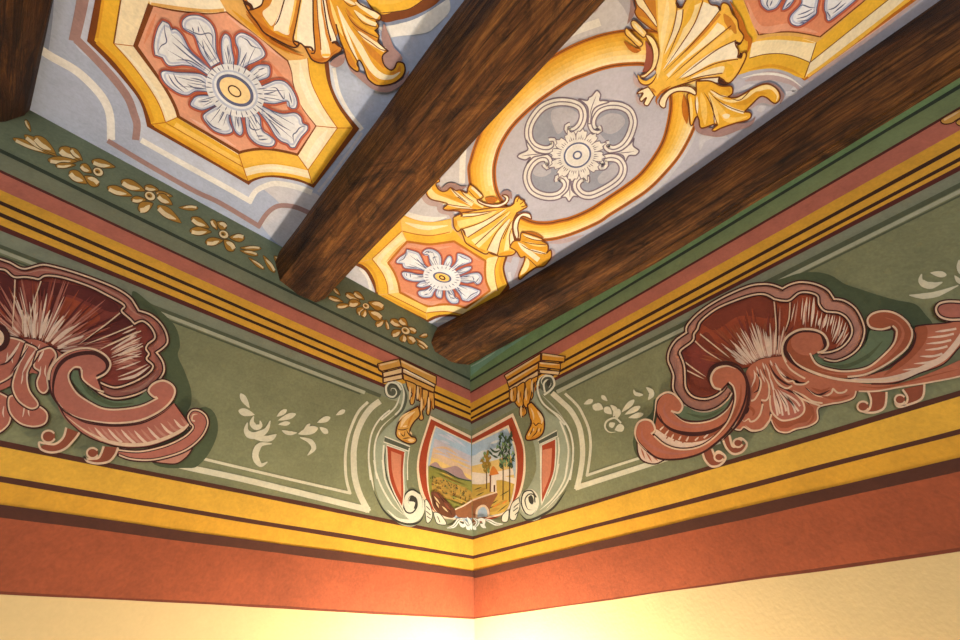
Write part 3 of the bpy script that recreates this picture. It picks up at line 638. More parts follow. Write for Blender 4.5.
B = Art('ceilR', .0012)
r = thing('octagonal_frame', 'ceilR', 800, 20, 'yellow and cream painted frame cut off at the top right of the photo', 'painted frame')
q = lambda t: Z(740, 0, 8, t)
B.fill(q('-60,-60* -60,620* 0,585 100,545 250,530 370,555 450,595 505,640* 520,645* 1420,-5* 1420,-60*'), 'dark_ochre'); B.build('outer_edge', r)
B.fill(q('-60,-60* -60,610* 20,590 100,565 250,548 370,573 450,612 515,628* 1375,-5* 1375,-60*'), 'bright_yellow'); B.stroke(q('60,560 250,525 400,560 500,610'), 3, 'deep_yellow', 'se'); B.build('moulding', r)
B.fill(q('75,465* 200,435 330,430 450,455 560,500* 610,340* 500,310 380,300 240,295 95,345*'), 'gold_g'); B.stroke(q('110,330 250,300 400,305 600,345'), 5, 'gold_c', 'se')
B.fill(q('562,500* 1190,0* 1300,-20* 1335,-10* 525,615*'), 'cream'); B.stroke(q('540,610 900,350 1340,-5'), 3, 'gold_c')
B.strokes('umber', .9, [q('75,465 200,435 330,430 450,455 560,500* 1190,-5'), q('560,500 515,620'), q('560,500 610,340')])
B.fill(q('0,-60* 140,300* 120,325* 250,292 400,288 520,305 610,340* 640,320* 1080,-60*'), 'tan'); B.build('inner_moulding', r)
B.fill(q('5,-60* 150,280* 250,262 400,255 520,270 640,295* 960,35* 1080,-60*'), 'coral', line='umber', lw=1.4); B.stroke(q('60,20 160,230 400,215 620,260'), 7, 'salmon', 'se'); B.build('field', r)
B = Art('ceilR', .0030)
r = thing('flower_rosette', 'ceilR', 800, 2, 'white painted flower cut by the photo\'s top edge, only lower petals showing', 'painted flower')
FC = [(q(a), [q(e) for e in ex]) for a, ex in [('160,-60* 170,30 210,75 240,80 290,60 330,0 340,-60*', ['230,-20 215,30 235,70', '260,0 240,50']), ('342,65 352,76 400,45 450,-30* 400,-60*', ['360,60 410,10']),
  ('490,-60* 490,30 410,120 402,170 430,200 490,200 600,120 615,60 640,-60*', ['460,170 540,160 600,110', '450,150 530,130 600,85', '470,60 500,40 560,60 600,60', '460,120 520,100 580,70', '470,185 530,180']),
  ('690,-60* 675,60 690,110 700,160 740,150 920,5 960,-60*', ['690,90 720,130 715,155', '740,110 850,20', '700,80 760,60 820,0'])]]
petals(B, r, FC, 1, 2.6)

B = Art('ceilR', .0050)
r = thing('shell_ornament', 'ceilR', 700, 50, 'large golden painted scallop shell with flowing leaves between the oval and the right octagon', 'painted shell')
q = lambda t: Z(620, 0, 8, t); q2 = lambda t: Z(620, 60, 8, t); q3 = lambda t: Z(680, 0, 8, t); q4 = lambda t: Z(680, 70, 8, t)
B.stroke(q('85,-20 100,60 90,120 60,190'), 5, 'mauve', 'se'); B.stroke(q('30,330 110,400 170,400'), 5, 'dark_ochre', 'se'); B.stroke(q('205,330 235,430 215,540 180,575'), 7, 'dull_rust', 'se'); B.stroke(q2('110,110 140,190 220,215'), 5, 'soft_mauve', 'se'); B.stroke(q2('130,270 150,330 200,375'), 4, 'soft_mauve', 'se')
B.stroke(q4('100,440 130,380 150,470 260,500 330,500 450,460 560,430 600,380'), 8, 'mauve', 'se'); B.stroke(q4('400,210 520,190 660,130 740,130 820,200 800,270'), 6, 'mauve', 'se'); B.stroke(q4('560,310 640,235 700,240 760,285'), 8, 'soft_mauve', 'se'); B.stroke(q4('30,200 40,320 55,430'), 6, 'dark_ochre', 'se'); B.stroke(q3('400,10 470,140 520,280 560,330 540,420'), 6, 'dark_ochre', 'se'); B.build_each('outline_wash', r)
L1 = q('100,-40* 130,50 118,95 140,140 185,180 250,230 300,255* 345,-40*'); B.fill(L1, 'orange_ochre', line='umber', lw=1.3); B.fill(q('115,-30* 175,-20* 230,70 285,160 296,215 255,170 190,90 140,40'), 'gold_g', line='umber', lw=.9); B.stroke(q('150,130 220,170 280,225'), 3.5, 'deep_yellow', 'se'); B.build('leaf_scroll', r)
B.fill(q('40,240 60,230 120,290 180,345 165,372 140,370 90,320 45,275'), 'gold_d', line='umber', lw=1.3); B.stroke(q('62,250 110,300 160,350'), 2, 'gold_f', 'se'); B.fill(q('88,178 118,165 190,230 215,265 190,300 150,270 100,220'), 'gold_e', line='umber', lw=1.3); B.stroke(q('110,185 150,225 190,275'), 2.6, 'cream', 'se'); B.build('leaf_lobe', r)
FN = P('657.5,31* 655,-8* 676,-8* 677,5 681,8 684,4 690,-8* 706,-8* 710,3.7 717.5,5.6 720,9.4* 722.5,3.1 728.7,5 732.5,13.7 737.5,20 739,28.7 743.7,36 741,42.5 737.5,43.7 735,41* 736,46 738.7,51 737.5,57* 741,58 742.5,53 745.6,52.5 746,57.5 740,70 735,77.5 730,82.5 726,82.5 723.7,80* 719,77* 700,79 690,82 672,88 662,93 655,96 647,88 652,83 657,72 662,60 661,45')
B.fill(FN, 'gold_c')
B.fill(q('300,-40* 430,-40* 440,0 440,120 400,260 350,420 330,540 300,640* 290,560 320,420 310,300*'), 'gold_e'); B.stroke(q('380,-20 375,100 345,280 330,420'), 5, 'gold_f', 'se')
B.fill(q('455,85* 500,75* 490,180 440,300 355,440* 415,260'), 'cream'); B.fill(q('560,60* 650,20* 560,250 420,440 370,490 480,300'), 'gold_f'); B.stroke(q('590,0 560,100 500,230'), 6, 'bright_yellow', 'se')
B.fill(q('670,15* 720,35 780,60 790,90* 700,200 560,350 340,560* 420,440 560,260'), 'pale_cream')
B.fill(q('780,180* 840,240 700,350 500,500 390,620* 370,600* 560,420 700,280'), 'gold_g'); B.stroke(q('830,110 880,190 930,270'), 8, 'orange_ochre', 'se'); B.stroke(q('800,110 700,230 520,420'), 2.6, 'orange_ochre', 'e')
B.fill(q('930,325* 938,390 945,465* 750,500 560,600 470,625* 600,510 770,395'), 'pale_cream'); B.stroke(q('900,250 750,360 560,500 440,620'), 5, 'gold_d', 'e')
B.fill(q('560,625* 700,560 830,530 820,590* 640,620'), 'gold_g'); B.stroke(q3('360,510 400,560 370,620'), 8, 'bright_yellow', 'se'); B.fill(q2('620,170* 700,140 785,135 790,180*'), 'pale_cream')
B.strokes('umber', 1.1, [q('445,20 455,80 420,250 350,430'), q('505,75 490,190 440,320 370,490'), q('665,0 600,180 480,370 350,560'), q('795,85 690,220 540,390 350,580'), q('890,205 760,310 560,480 370,645'), q('930,322 780,395 610,520 450,645'), q('945,472 760,510 560,605 490,640'), q2('820,105 640,135 520,175')], 'e')
B.stroke(FN[1:-6], 1.5, 'umber'); B.stroke(q('450,10 470,55 500,50'), 3, 'dark_umber', 'se'); B.stroke(q('780,45 800,70 800,90'), 2.6, 'dark_umber', 'se'); B.stroke(q3('440,330 470,350 495,340'), 3, 'dark_umber', 'se'); B.stroke(q3('465,460 490,440 480,420'), 3.4, 'dark_umber', 'se'); B.stroke(q4('315,50 315,90 350,105 390,110'), 3.4, 'dark_umber', 'se'); B.build('shell_fan', r)
B.fill(q2('225,215* 160,245 135,270 185,265 158,312 172,332 212,300 192,350 222,366 252,320 275,285* 250,245'), 'gold_g', line='umber', lw=1.3); B.stroke(q2('240,225 290,260'), 3, 'orange_ochre', 'se'); B.build('crown', r)
B.stroke(q2('140,115 165,168 215,185 262,155 295,110'), 5.4, 'umber', 'se'); B.stroke(q2('142,118 168,166 215,181 260,150 292,110'), 3.4, 'gold_c', 'se')
B.fill(q('205,280 240,285 280,325 308,400 306,470 280,545 230,595 190,622 160,606 200,590 248,540 265,460 255,380 230,330'), 'gold_f', line='umber', lw=1.3); B.build('scroll', r)
L2 = q4('130,90* 240,88 330,128 410,130 420,185 380,217* 460,217 560,160 660,115 730,120 790,170 800,230 770,265 740,260 690,220 640,215 570,280 515,335* 560,340 570,370 540,400 430,430 330,465 280,490 255,480 300,440* 270,435 170,465 152,400 140,368* 120,390 100,440 80,430 72,300 60,195 130,190*')
B.fill(L2, 'gold_b'); B.stroke(q4('170,180 190,300 200,440'), 6, 'gold_d', 'se'); B.stroke(q4('230,180 270,300 310,430'), 5, 'gold_e', 'se'); B.stroke(q4('240,190 330,330 400,400 540,370'), 6, 'gold_d', 'se'); B.stroke(q4('320,260 420,312 510,340'), 3, 'pale_cream', 's'); B.stroke(q4('240,165 310,205 380,212'), 2.6, 'cream', 'se'); B.stroke(q4('260,200 400,250 520,215 640,150 730,140 780,200 770,250'), 4.5, 'gold_f', 'se'); B.stroke(q4('420,270 520,260 620,190 700,190'), 5, 'deep_yellow', 'se'); B.stroke(q4('272,340 280,425'), 2.6, 'pale_cream', 'se'); B.stroke(q4('135,210 138,350'), 2.6, 'pale_cream', 'se'); B.stroke(q4('85,210 95,420'), 3, 'gold_e', 'se'); B.stroke(q4('300,130 380,150 400,190'), 4, 'deep_yellow', 'se'); B.stroke(q4('340,360 370,370 400,360'), 5, 'cream', 'se')
B.strokes('umber', 1, [q4('230,170 300,240 400,300 520,340'), q4('240,150 320,200 380,217'), q4('230,200 265,320 275,435'), q4('120,200 125,300 140,370'), q4('190,180 240,260 300,440'), q4('400,225 480,240 560,165')], 's'); B.stroke(L2+[L2[0]], 1.5, 'umber', loop=True); B.build('leaf_scroll', r)
B.fill(q2('338,382 313,350 330,300 390,240 480,212 560,213 606,250 602,281 540,256 460,252 400,282 372,330 362,378'), 'gold_g', line='umber', lw=1.4); B.stroke(q2('300,360 290,320 330,260 410,205'), 2.5, 'dark_ochre', 'se'); B.build('scroll', r)

# ================================================================== wall paintings
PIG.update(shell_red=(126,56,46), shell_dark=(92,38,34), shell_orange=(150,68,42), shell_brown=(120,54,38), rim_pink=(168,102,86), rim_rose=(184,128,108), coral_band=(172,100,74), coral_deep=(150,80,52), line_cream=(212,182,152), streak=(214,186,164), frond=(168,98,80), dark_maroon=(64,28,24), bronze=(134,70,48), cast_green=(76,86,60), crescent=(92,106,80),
 chalk=(206,200,172), chalk_soft=(168,168,142), volute=(150,156,130), volute_light=(214,210,186), ink=(56,54,44), cap_gold=(204,152,70), cap_orange=(212,148,46), cap_cream=(222,190,140), frame_red=(160,64,34), frame_cream=(232,206,170), panel_salmon=(198,126,94), slab_grey=(82,86,70),
 leaf_gold=(170,124,46), leaf_pale=(234,214,168), leaf_dark=(96,70,30), sky_blue=(166,184,194), sky_yellow=(222,186,110), sky_peach=(212,178,140), sky_lilac=(190,180,182), sky_pale=(208,208,200), hill_mauve=(162,132,128), field_green=(138,134,60), field_ochre=(178,140,62), vine=(88,84,40), rock=(104,62,38), bridge_brown=(146,92,56), bridge_pale=(226,196,160), tree_dark=(58,74,50), tree_olive=(150,118,40), tower=(232,214,190), roof=(214,126,48), acanthus=(222,222,206), glade=(196,160,70), rose_band=(170,102,86), rose_deep=(148,80,66), turquoise=(124,160,130), pale_turquoise=(168,192,160))

def lens(A, p0, p1, w, col, line=None, lw=.8, hi=None):
    dx, dy = p1[0]-p0[0], p1[1]-p0[1]; L = math.hypot(dx, dy) or 1; nx, ny = -dy/L*w/2, dx/L*w/2
    q = [(p0[0]+dx*t+nx*k, p0[1]+dy*t+ny*k, t in (0, 1) and False) for t, k in ((0, .25), (.18, .85), (.42, 1), (.75, .62), (1, .08), (1, -.08), (.75, -.62), (.42, -1), (.18, -.85), (0, -.25))]
    if line: A.stroke(q+[q[0]], lw*2.6, line, loop=True)
    A.fill(q, col)
    if hi: A.stroke([(p0[0]+dx*.06+nx*.3, p0[1]+dy*.06+ny*.3), (p0[0]+dx*.4+nx*.5, p0[1]+dy*.4+ny*.5), (p0[0]+dx*.8, p0[1]+dy*.8)], w*.46, hi, 'e')

# ---- gold flower garland between the beams ---------------------------
def gold_flower(px, py, label, crop, petals_, centre, leaves=()):
    A = Art('left', .0008); r = thing('gold_flower', 'left', px, py, label, 'painted flower', 'gold flowers on the green band')
    q = lambda p: (crop[0]+p[0]/8, crop[1]+p[1]/8)
    for (a, b, w) in leaves:
        lens(A, q(a), q(b), w/8, 'leaf_gold', 'leaf_dark', .5, 'leaf_pale'); A.build('leaf', r)
    for (a, b, w) in petals_:
        lens(A, q(a), q(b), w/8, 'leaf_gold', 'leaf_dark', .7, 'leaf_pale'); A.build('petal', r)
    c = q(centre[:2]); R = centre[2]/8
    A.fill(ell(c[0], c[1], R*1.15, R*.9, 28, 20), 'leaf_dark'); A.fill(ell(c[0], c[1], R*.95, R*.72, 28, 20), 'leaf_pale'); A.fill(ell(c[0]-.1*R, c[1]-.1*R, R*.55, R*.4, 28, 16), 'leaf_gold'); A.fill(ell(c[0]-.15*R, c[1], R*.28, R*.22, 28, 12), 'leaf_dark'); A.build('flower_heart', r)
gold_flower(83, 165, 'gold painted flower with three long leaves beside the upper left beam end', (0,110), [((480,310),(640,400),90), ((570,310),(655,400),50), ((390,400),(610,410),60), ((450,445),(600,440),42), ((740,410),(915,455),62), ((650,440),(730,500),60), ((560,495),(690,585),80), ((785,600),(680,530),70)], (785,495,42), [((205,80),(245,170),30), ((110,230),(440,362),52), ((200,205),(450,365),58), ((280,215),(440,345),76)])
gold_flower(150, 196, 'gold painted flower with a split leaf on the green band, below the large octagon', (90,160), [((255,170),(435,245),75), ((145,220),(330,285),66), ((440,215),(545,240),48), ((530,262),(655,290),40), ((545,280),(655,355),66), ((335,315),(445,320),50), ((390,395),(500,350),84)], (480,288,44), [((545,370),(725,500),76), ((860,385),(715,380),40)])
gold_flower(223, 234, 'gold painted flower with five slim leaves, just left of the middle beam end', (180,200), [((95,145),(230,220),62), ((85,245),(245,255),64), ((255,160),(295,235),42), ((365,225),(300,178),62), ((512,305),(400,298),60), ((208,338),(340,325),62), ((428,402),(355,320),70)], (350,275,40), [((645,388),(485,383),34), ((620,440),(485,405),34), ((670,552),(552,463),28), ((755,576),(668,448),42), ((795,490),(755,450),42)])
gold_flower(366, 306, 'gold painted flower with three leaves, just right of the middle beam end', (320,270), [((210,190),(312,245),46), ((232,265),(322,268),62), ((275,178),(350,235),42), ((505,305),(392,258),66), ((300,345),(352,305),62), ((340,372),(366,318),46), ((490,392),(388,328),64)], (368,288,28), [((110,145),(160,202),28), ((70,215),(182,255),36), ((135,290),(242,283),40), ((448,442),(515,405),50), ((545,476),(528,400),26)])
gold_flower(405, 330, 'gold painted flower on the green band beside the right beam end, nearest the corner', (320,270), [((568,400),(655,455),52), ((640,392),(698,445),52), ((575,517),(652,488),56), ((660,572),(672,515),56), ((752,584),(698,528),58), ((765,500),(700,460),44)], (685,485,36), [((860,522),(795,532),34), ((860,627),(768,548),34), ((838,634),(778,588),20)])
A = Art('right', .0008); r = thing('gold_leaf', 'right', 950, 117, 'gold painted leaf tip on the pink band at the right edge of the photo', 'painted leaf')
A.fill('940.6,121 944,117.5 960,108.5 985,94 985,106 960,118 952,123 944,124', 'cap_gold', line='dark_umber', lw=1.2); A.stroke('944,120 960,111', 2, 'cap_cream', 'e'); A.fill('956,122 966,116 980,110 975,120 962,126', 'cap_gold', line='dark_umber', lw=1); A.build('leaf_blade', r)

# ---- panel borders --------------------------------------------------------
A = Art('left', .0006); r = thing('panel_border', 'left', 300, 440, 'chalk white double line framing the green frieze panel of the left wall', 'painted border')
A.stroke(along('left', .478, -1.02, -.28), 3.6, 'frieze_line'); A.stroke(along('left', .464, -1.02, -.33), 1.6, 'frieze_line'); A.stroke(along('left', .4712, -1.02, -.32), 3.4, 'chalk_soft'); A.build('upper_line', r)
A.stroke('380,401 371,408 363,419 357,433 354,448 353.7,462 355,478 360,495 367.5,509.5* 300,493 240,478.5 182,466 120,450', 6, 'chalk'); A.build('outer_line', r)
A.stroke('368,402 359,411 352.5,424 348,437.5 345.6,452.5 345.3,465 346.5,480 350,493* 280,477 204,459 150,446', 2.8, 'chalk'); A.build('inner_line', r)
A = Art('right', .0006); r = thing('panel_border', 'right', 620, 460, 'chalk white double line framing the green frieze panel of the right wall', 'painted border')
A.stroke(along('right', .4775, -1.1, -.265, 24), 5, 'frieze_line'); A.stroke(along('right', .4625, -1.1, -.31, 24), 1.8, 'frieze_line'); A.stroke(along('right', .469, -1.1, -.285, 24), 3.8, 'chalk_soft'); A.build('upper_line', r)
A.stroke('552,393 563,403 571,411 578.7,425 582,441 582.5,457 580,475 577,487.5* 600,480 653,463 720,441', 5.2, 'chalk'); A.build('outer_line', r)
A.stroke('565,393.5 577,405 583,415 588.7,429 590.6,444 589.4,460 587,475.3* 610,467.5 640,458 700,440', 2.6, 'chalk'); A.build('inner_line', r)

# ---- chalk flower sprays ----------------------------------------------------
def spray(wall, px, py, label, crop, s, strokes_, rings=()):
    A = Art(wall, .0007); r = thing('flower_spray', wall, px, py, label, 'painted flower spray', 'chalk flower sprays')
    for t, w in strokes_:
        p = Z(crop[0], crop[1], s, t); lw = w*1.15
        if len(p) == 2: lens(A, p[0], p[1], lw, 'chalk')
        else: A.stroke(p, lw, 'chalk', 'se')
        A.build('petal', r)
    for t in rings: A.stroke(t, 1.8, 'chalk', 'e'); A.build('tendril', r)
spray('left', 285, 425, 'cream painted flower spray on the green frieze of the left wall', (230,380), 8, [('85,110 155,222', 5.2), ('70,245 195,278', 6.5), ('190,290 175,340 205,378 245,365 240,325', 4.8), ('140,340 128,400 160,440 220,440 290,400 322,325', 6), ('150,450 300,470 372,435', 5.2), ('335,510 250,515 212,560 205,620 245,680 300,655', 5.6), ('452,238 375,292', 4.2), ('524,272 388,322', 5), ('480,343 388,355', 3.8), ('415,403 470,425 535,422', 3.4), ('700,385 548,432', 7), ('640,350 590,400', 2.6), ('800,300 700,340', 5), ('783,425 718,378', 4.8), ('920,242 850,280', 4), ('560,460 640,490 670,545 620,603', 4.4)])
spray('right', 612, 410, 'cream painted flower spray with a ring, left of the right wall\'s red shell', (560,370), 8, [('262,240 192,272', 4.2), ('332,205 378,247', 3.6), ('262,285 335,315', 6.2), ('300,265 345,315', 3.4), ('358,300 412,352', 6.2), ('405,280 445,325 425,372', 4.2), ('472,312 448,395', 5), ('592,240 495,335', 4.6), ('640,293 520,355', 4.8), ('665,352 550,382', 4.6), ('395,450 440,425', 5), ('510,452 440,480', 7), ('590,155 605,190 665,200', 3.2), ('690,138 735,185 705,240', 4.4)], ['621,423 615,418 607,421 605,427 609,432 616,432'])
spray('right', 930, 290, 'cream painted flower spray above the red shell at the photo\'s right edge', (890,240), 9.14, [('290,310 280,370 330,410 400,412 480,385', 6), ('515,320 370,300', 5.4), ('175,505 300,512 440,490 625,415', 5), ('632,180 640,270 690,330', 5), ('590,325 640,380 720,390', 4.2)])

# ---- shells ---------------------------------------------------------------
def outline2(A, p, w=2.0, dark=1.5, closed=False):
    """cream contour with the painter's dark line beside it"""
    A.stroke(p, w+dark*2, 'dark_maroon', loop=closed); A.stroke(p, w, 'line_cream', loop=closed)
def hook(A, r, disc, R, band, out):
    A.fill(band, 'bronze'); A.stroke(out, 2.2, 'line_cream'); A.fill(ell(disc[0], disc[1], R, R*.9, 0, 20), 'bronze')
    A.stroke(ell(disc[0], disc[1], R, R*.9, 0, 20, 20, 330), 1.9, 'line_cream'); A.build('hook', r)
A = Art('left', .0008)
r = thing('shell_cartouche', 'left', 90, 370, 'dark red painted shell with pink scrolls on the left wall\'s green frieze', 'painted shell')
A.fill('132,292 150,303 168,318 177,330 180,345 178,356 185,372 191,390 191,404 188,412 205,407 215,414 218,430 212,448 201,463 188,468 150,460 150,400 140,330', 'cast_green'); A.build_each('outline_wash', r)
RIM_O = '-8,256* 0,259 10,262.5 19,267.5 26,268.7 36,266 44,264.7 56,267 75,272.5 99,281 117.5,289 130,297.5 136,306 138.7,310.6* 150,314.4 160,322.5 166,332.5 167.5,342 163,348 156.5,352.5* 162.5,361 164,371 158.7,380 150,387.5 135,395 116,398.5 103,394.5 93,387.5'
RIM_I = '-8,267* 0,269 6,270.6 14,277 25,277 33,278 39,279 46,275.6 62.5,277.5 87.5,285.6 105,294 124,305 121.5,311 130,319 134.5,324* 142.5,321 151,327.5 155,337.5 148,344 146,349 149,354 146.5,359 153,366 147.5,374 132.5,382.5 115,387.5 100,382.5'
BODY = RIM_I+' 106,374 109,364 103,355 92,350 78,350 66,354 50,346 37.5,340 25,339 11,336 -8,335*'
A.fill(RIM_O+' 92,378* '+' '.join(reversed(RIM_I.split())), 'rim_pink'); A.stroke('0,263 22,273 44,270 80,278 118,296 134,312 148,320 160,335', 2, 'rim_rose', 'se')
A.stroke('120,392 140,388 156,374', 3, 'rim_rose', 'se'); A.build('rim', r)
A.fill(BODY, 'shell_red')
A.fill('44,300 70,298 100,316 84,334 66,348 50,344 38,338 20,336 24,320', 'shell_orange')
A.fill('41,281* 87,288 118,306 110,312 70,295 40,296', 'shell_dark'); A.fill('-8,270* 12,279 14,300 8,318 -8,318*', 'shell_dark'); A.fill('17,280* 38,281 26,312 17,312*', 'shell_red'); A.fill('120,314 133,326 100,340 90,341*', 'shell_dark')
rs = random.Random(3)
for k in range(120):
    t = rs.random(); ang = math.radians(-172+t*170); hx, hy = 14+46*t, 337+14*t*t; L = rs.uniform(35, 62)*(.8+.35*math.sin(t*3.1)); s0 = rs.uniform(6, 30)
    if t > .72: L *= 1.2
    A.stroke([(hx+math.cos(ang)*s0, hy+math.sin(ang)*s0), (hx+math.cos(ang)*(s0+L)*.5, hy+math.sin(ang)*(s0+L)*.5), (hx+math.cos(ang)*L, hy+math.sin(ang)*L)], rs.uniform(1.0, 2.2), rs.choice(['shell_orange', 'rose_band', 'shell_red', 'shell_dark', 'rim_pink']), 'se')
for k in range(80):      # dry brush strokes out of the hinge
    t = k/79; ang = math.radians(-168+t*166); hx, hy = 14+46*t, 337+14*t*t
    L = rs.uniform(12, 44)*(.75+.5*math.sin(t*3.1)); s0 = rs.uniform(0, 8)
    A.stroke([(hx+math.cos(ang)*s0, hy+math.sin(ang)*s0), (hx+math.cos(ang)*L*.6, hy+math.sin(ang)*L*.6), (hx+math.cos(ang)*L, hy+math.sin(ang)*L)], rs.uniform(.9, 2.3), rs.choice(['streak', 'streak', 'rim_rose', 'rim_pink']), 'se')
for k in range(26):     # dry brushed light on the right lobe
    u = k/25; x1, y1 = 143.5-2*abs(u-.5)*2, 331+u*33; x0, y0 = 110+rs.uniform(-3, 8)+u*4, 349+u*17
    e = rs.uniform(0, 7); A.stroke([(x1-e, y1+e*.45), ((x0+x1)/2, (y0+y1)/2-1.2), (x0, y0)], rs.uniform(.8, 2.1), rs.choice(['streak', 'streak', 'rim_rose', 'rim_pink']), 'se')
A.stroke('118,380 135,376 150,366', 3, 'streak', 'se'); A.stroke('112,366 130,368 146,366', 3, 'rose_deep', 'se')
A.strokes('streak', 1.6, ['138,331 122,339 108,346', '142,337 128,344 114,351', '143,343 130,350 118,356', '142,353 130,358 118,363', '148,364 134,371 118,377', '141,361 128,366 116,370', '136,328 122,334'], 'se'); A.strokes('streak', 3, ['40,338 44,324 50,310', '46,341 54,328 64,316', '34,338 34,324 38,312', '52,344 62,334 74,326', '26,337 25,324 26,312', '58,348 70,341 84,336'], 'e')
A.strokes('line_cream', 1.3, ['15,279 14,305 12,332', '41,281 33,305 27,328', '120,313 105,325 78,345', '134,325 110,335 84,345', '141,331 115,342 99,350', '143,346 120,356', '22,310 23,335'], 'e')
A.strokes('dark_maroon', 1, ['17,280 17,300', '123,316 100,330 84,342', '136,330 112,341', '11,336 25,339 37.5,340 50,346 64,354'])
outline2(A, BODY.split(' 106,374')[0], 1.6, 1.5); A.build('shell_fan', r)
outline2(A, RIM_O, 1.6, 1.5); A.build('rim_line', r)
FB_ = '11,337* 25,339 37.5,340 50,346 62,354* 54,364 50,376 40,375 32,373 22,377 12,385 -8,394* -8,337*'
A.fill(FB_, 'frond'); A.strokes('streak', 2.6, ['16,340 8,352 -4,362', '24,341 16,356 6,370', '32,342 24,358 16,372', '40,344 33,360 28,372', '48,348 42,362 38,374'], 'se'); A.build('frond_base', r)
for f in ('-8,338* 12,338 28,345 26,356 18,368 8,378 -8,386*', '-8,395 8,398 11,412 7,426 -8,432', '9,398 10,412 20,423 34,426.5 45,423 47,414 40,407 26,402 16,396', '26,344* 37,350 32,362 27,374 29,390 38,404 31,408.5 19,401 13,389 14,378 20,362', '38,352* 50,348 56,356 50,368 47,378 48,388 44,393 39,390 37,382 40,372 34,366'):
    A.stroke(_pts(f)+[_pts(f)[0]], 4.6, 'dark_maroon', loop=True); A.fill(f, 'frond'); A.stroke(_pts(f)+[_pts(f)[0]], 1.6, 'line_cream', loop=True)
    q = _pts(f); gx = sum(a[0] for a in q)/len(q); gy = sum(a[1] for a in q)/len(q)
    A.strokes('streak', 1.4, [[(gx-3, gy-6), (gx-4, gy+2), (gx-5, gy+6)], [(gx+2, gy-7), (gx+1, gy), (gx+2, gy+5)]], 'se'); A.build('frond', r)
A.strokes('streak', 2.4, ['20,342 14,352 4,364', '28,346 22,358 14,370', '36,349 28,362 22,374', '44,350 38,362'], 'se'); A.strokes('dark_maroon', 1.6, ['16,352 8,362 -4,366', '29,346 20,360 10,374', '41,352 32,366', '54,356 48,368'], 'se'); A.build_each('frond_vein', r)
A.fill('55,396* 66,412 82,420 100,424 119,425 141,422 160,413 174,403* 190,424* 180,434 162,442 141,447.5 119,446 100,441 85,434 70,424 60,411', 'rose_band')
for k in range(15):
    x = 88+k*6.6; y = 425+min(4, k*.5)-max(0, k-7)*2.0
    A.stroke([(x, y+2), (x+7, y+10), (x+14, y+16-max(0, k-9)*1.2)], 2.6, 'streak' if k % 2 else 'rim_rose', 's')
A.stroke('66,416 84,430 104,440 124,444.5 146,444 166,438 182,430 190,424', 3.4, 'line_cream', 's'); A.stroke(' 57,400 66,418 84,434.5 102,442.5 122,447.5 146,447 166,441 182,433 190,425* 175,404', 1.3, 'dark_maroon'); A.build('fan_leaf', r)
A.fill('152,462* 165,463.5 177,463.5 187,456.5 193,448* 175,456', 'rim_rose', line='dark_maroon', lw=1.3); A.build('leaf_tip', r)
LS = '118,450* 140,451.5 165,446 184,437 193,428 191,424* 188,417 192,410.5 199,410.5 206,416 207.5,425 201,437.5 187.5,449 170,456 150,460 131,459 119,455*'
A.stroke(_pts(LS)+[_pts(LS)[0]], 4.4, 'dark_maroon', loop=True); A.fill(LS, 'rose_band'); A.stroke('120,453 142,455.5 166,450.5 188,440 199,428 199,419', 4, 'rose_band', 'se'); outline2(A, LS[:-1]+'*', 1.5, 1.0, False); A.stroke('195,421 192,420 193,415 198,414', 1.6, 'line_cream', 'e'); A.build('scroll', r)
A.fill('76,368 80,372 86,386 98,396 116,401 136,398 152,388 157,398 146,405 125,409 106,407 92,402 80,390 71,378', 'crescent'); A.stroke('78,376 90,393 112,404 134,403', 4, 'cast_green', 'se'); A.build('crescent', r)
SB = '96,377* 106,372 109,364 104,356 92,350.5 80,350 67.5,354 59,360 52.5,369 50.5,380 52,392 58,402 65,410 80,418 100,422 119,423 141,420 160,411 171,401 175,391 171,384 162.5,380.6 153,384 148.5,391 154,397 158.7,398* 141,406 119,409.5 103,408.5 90,402.5 77.5,394 70,383 68.5,374 73,368.5 80,368.5* 83,379 94,388 101,390*'
A.stroke(_pts(SB)+[_pts(SB)[0]], 4.4, 'dark_maroon', loop=True); A.fill(SB, 'rose_band'); A.fill(ell(91,364,12,11,0), 'rose_band'); A.stroke('62,372 62,386 72,402 92,413 120,417 146,411 164,398', 3, 'rim_pink', 'se'); A.stroke('97,377 107,370 106,361 95,353.5 81,353.5 67.5,358 58.5,366.5 54,379 53.5,394 60,407', 4, 'dark_maroon', 'e')
A.stroke('96,378.5 106,373 110.5,364 105,355 93,349 80,348.5 67,352.5 57,360 50.5,369 48.5,380', 2, 'line_cream'); A.stroke('58,402 66,411 80,418 100,422 119,423 141,420 160,411 171,401 175,391 171,384 162.5,380.6 153,384 148.5,391 154,397 157,397', 2, 'line_cream', 's'); A.stroke('82,372 80,367.5 74,367.5 68.5,374 70,383 77.5,394 90,402.5 103,408.5 119,409.5 141,406 158,398', 1.7, 'line_cream'); A.stroke('82,370 83,379 94,388 104,392', 1.6, 'line_cream')
A.stroke('60,406 80,420.5 100,425 119,426 142,423 162,413.5 174,403', 1.6, 'dark_maroon', 'se'); A.build('scroll', r)
A.fill(ell(-3,338,13,14,0), 'dark_maroon'); A.fill(ell(-4,338,8,9,0), 'line_cream'); A.build('scroll', r)
q = lambda t: Z(0, 390, 8, t)
hook(A, r, (48.5,436.5), 6.6, q('530,300* 505,380 440,432 350,438 330,470 420,500 520,470 600,390 635,340*'), q('530,300* 505,380 440,432 350,425 312,420 330,475 420,500 520,470 600,390 635,340'))
hook(A, r, (92.5,453), 5.6, q('830,450* 795,535 740,560 690,555 780,585 870,570 920,520 945,460*'), q('830,450* 795,535 750,550 690,550 675,530 700,570 780,588 870,572 920,520 945,460'))

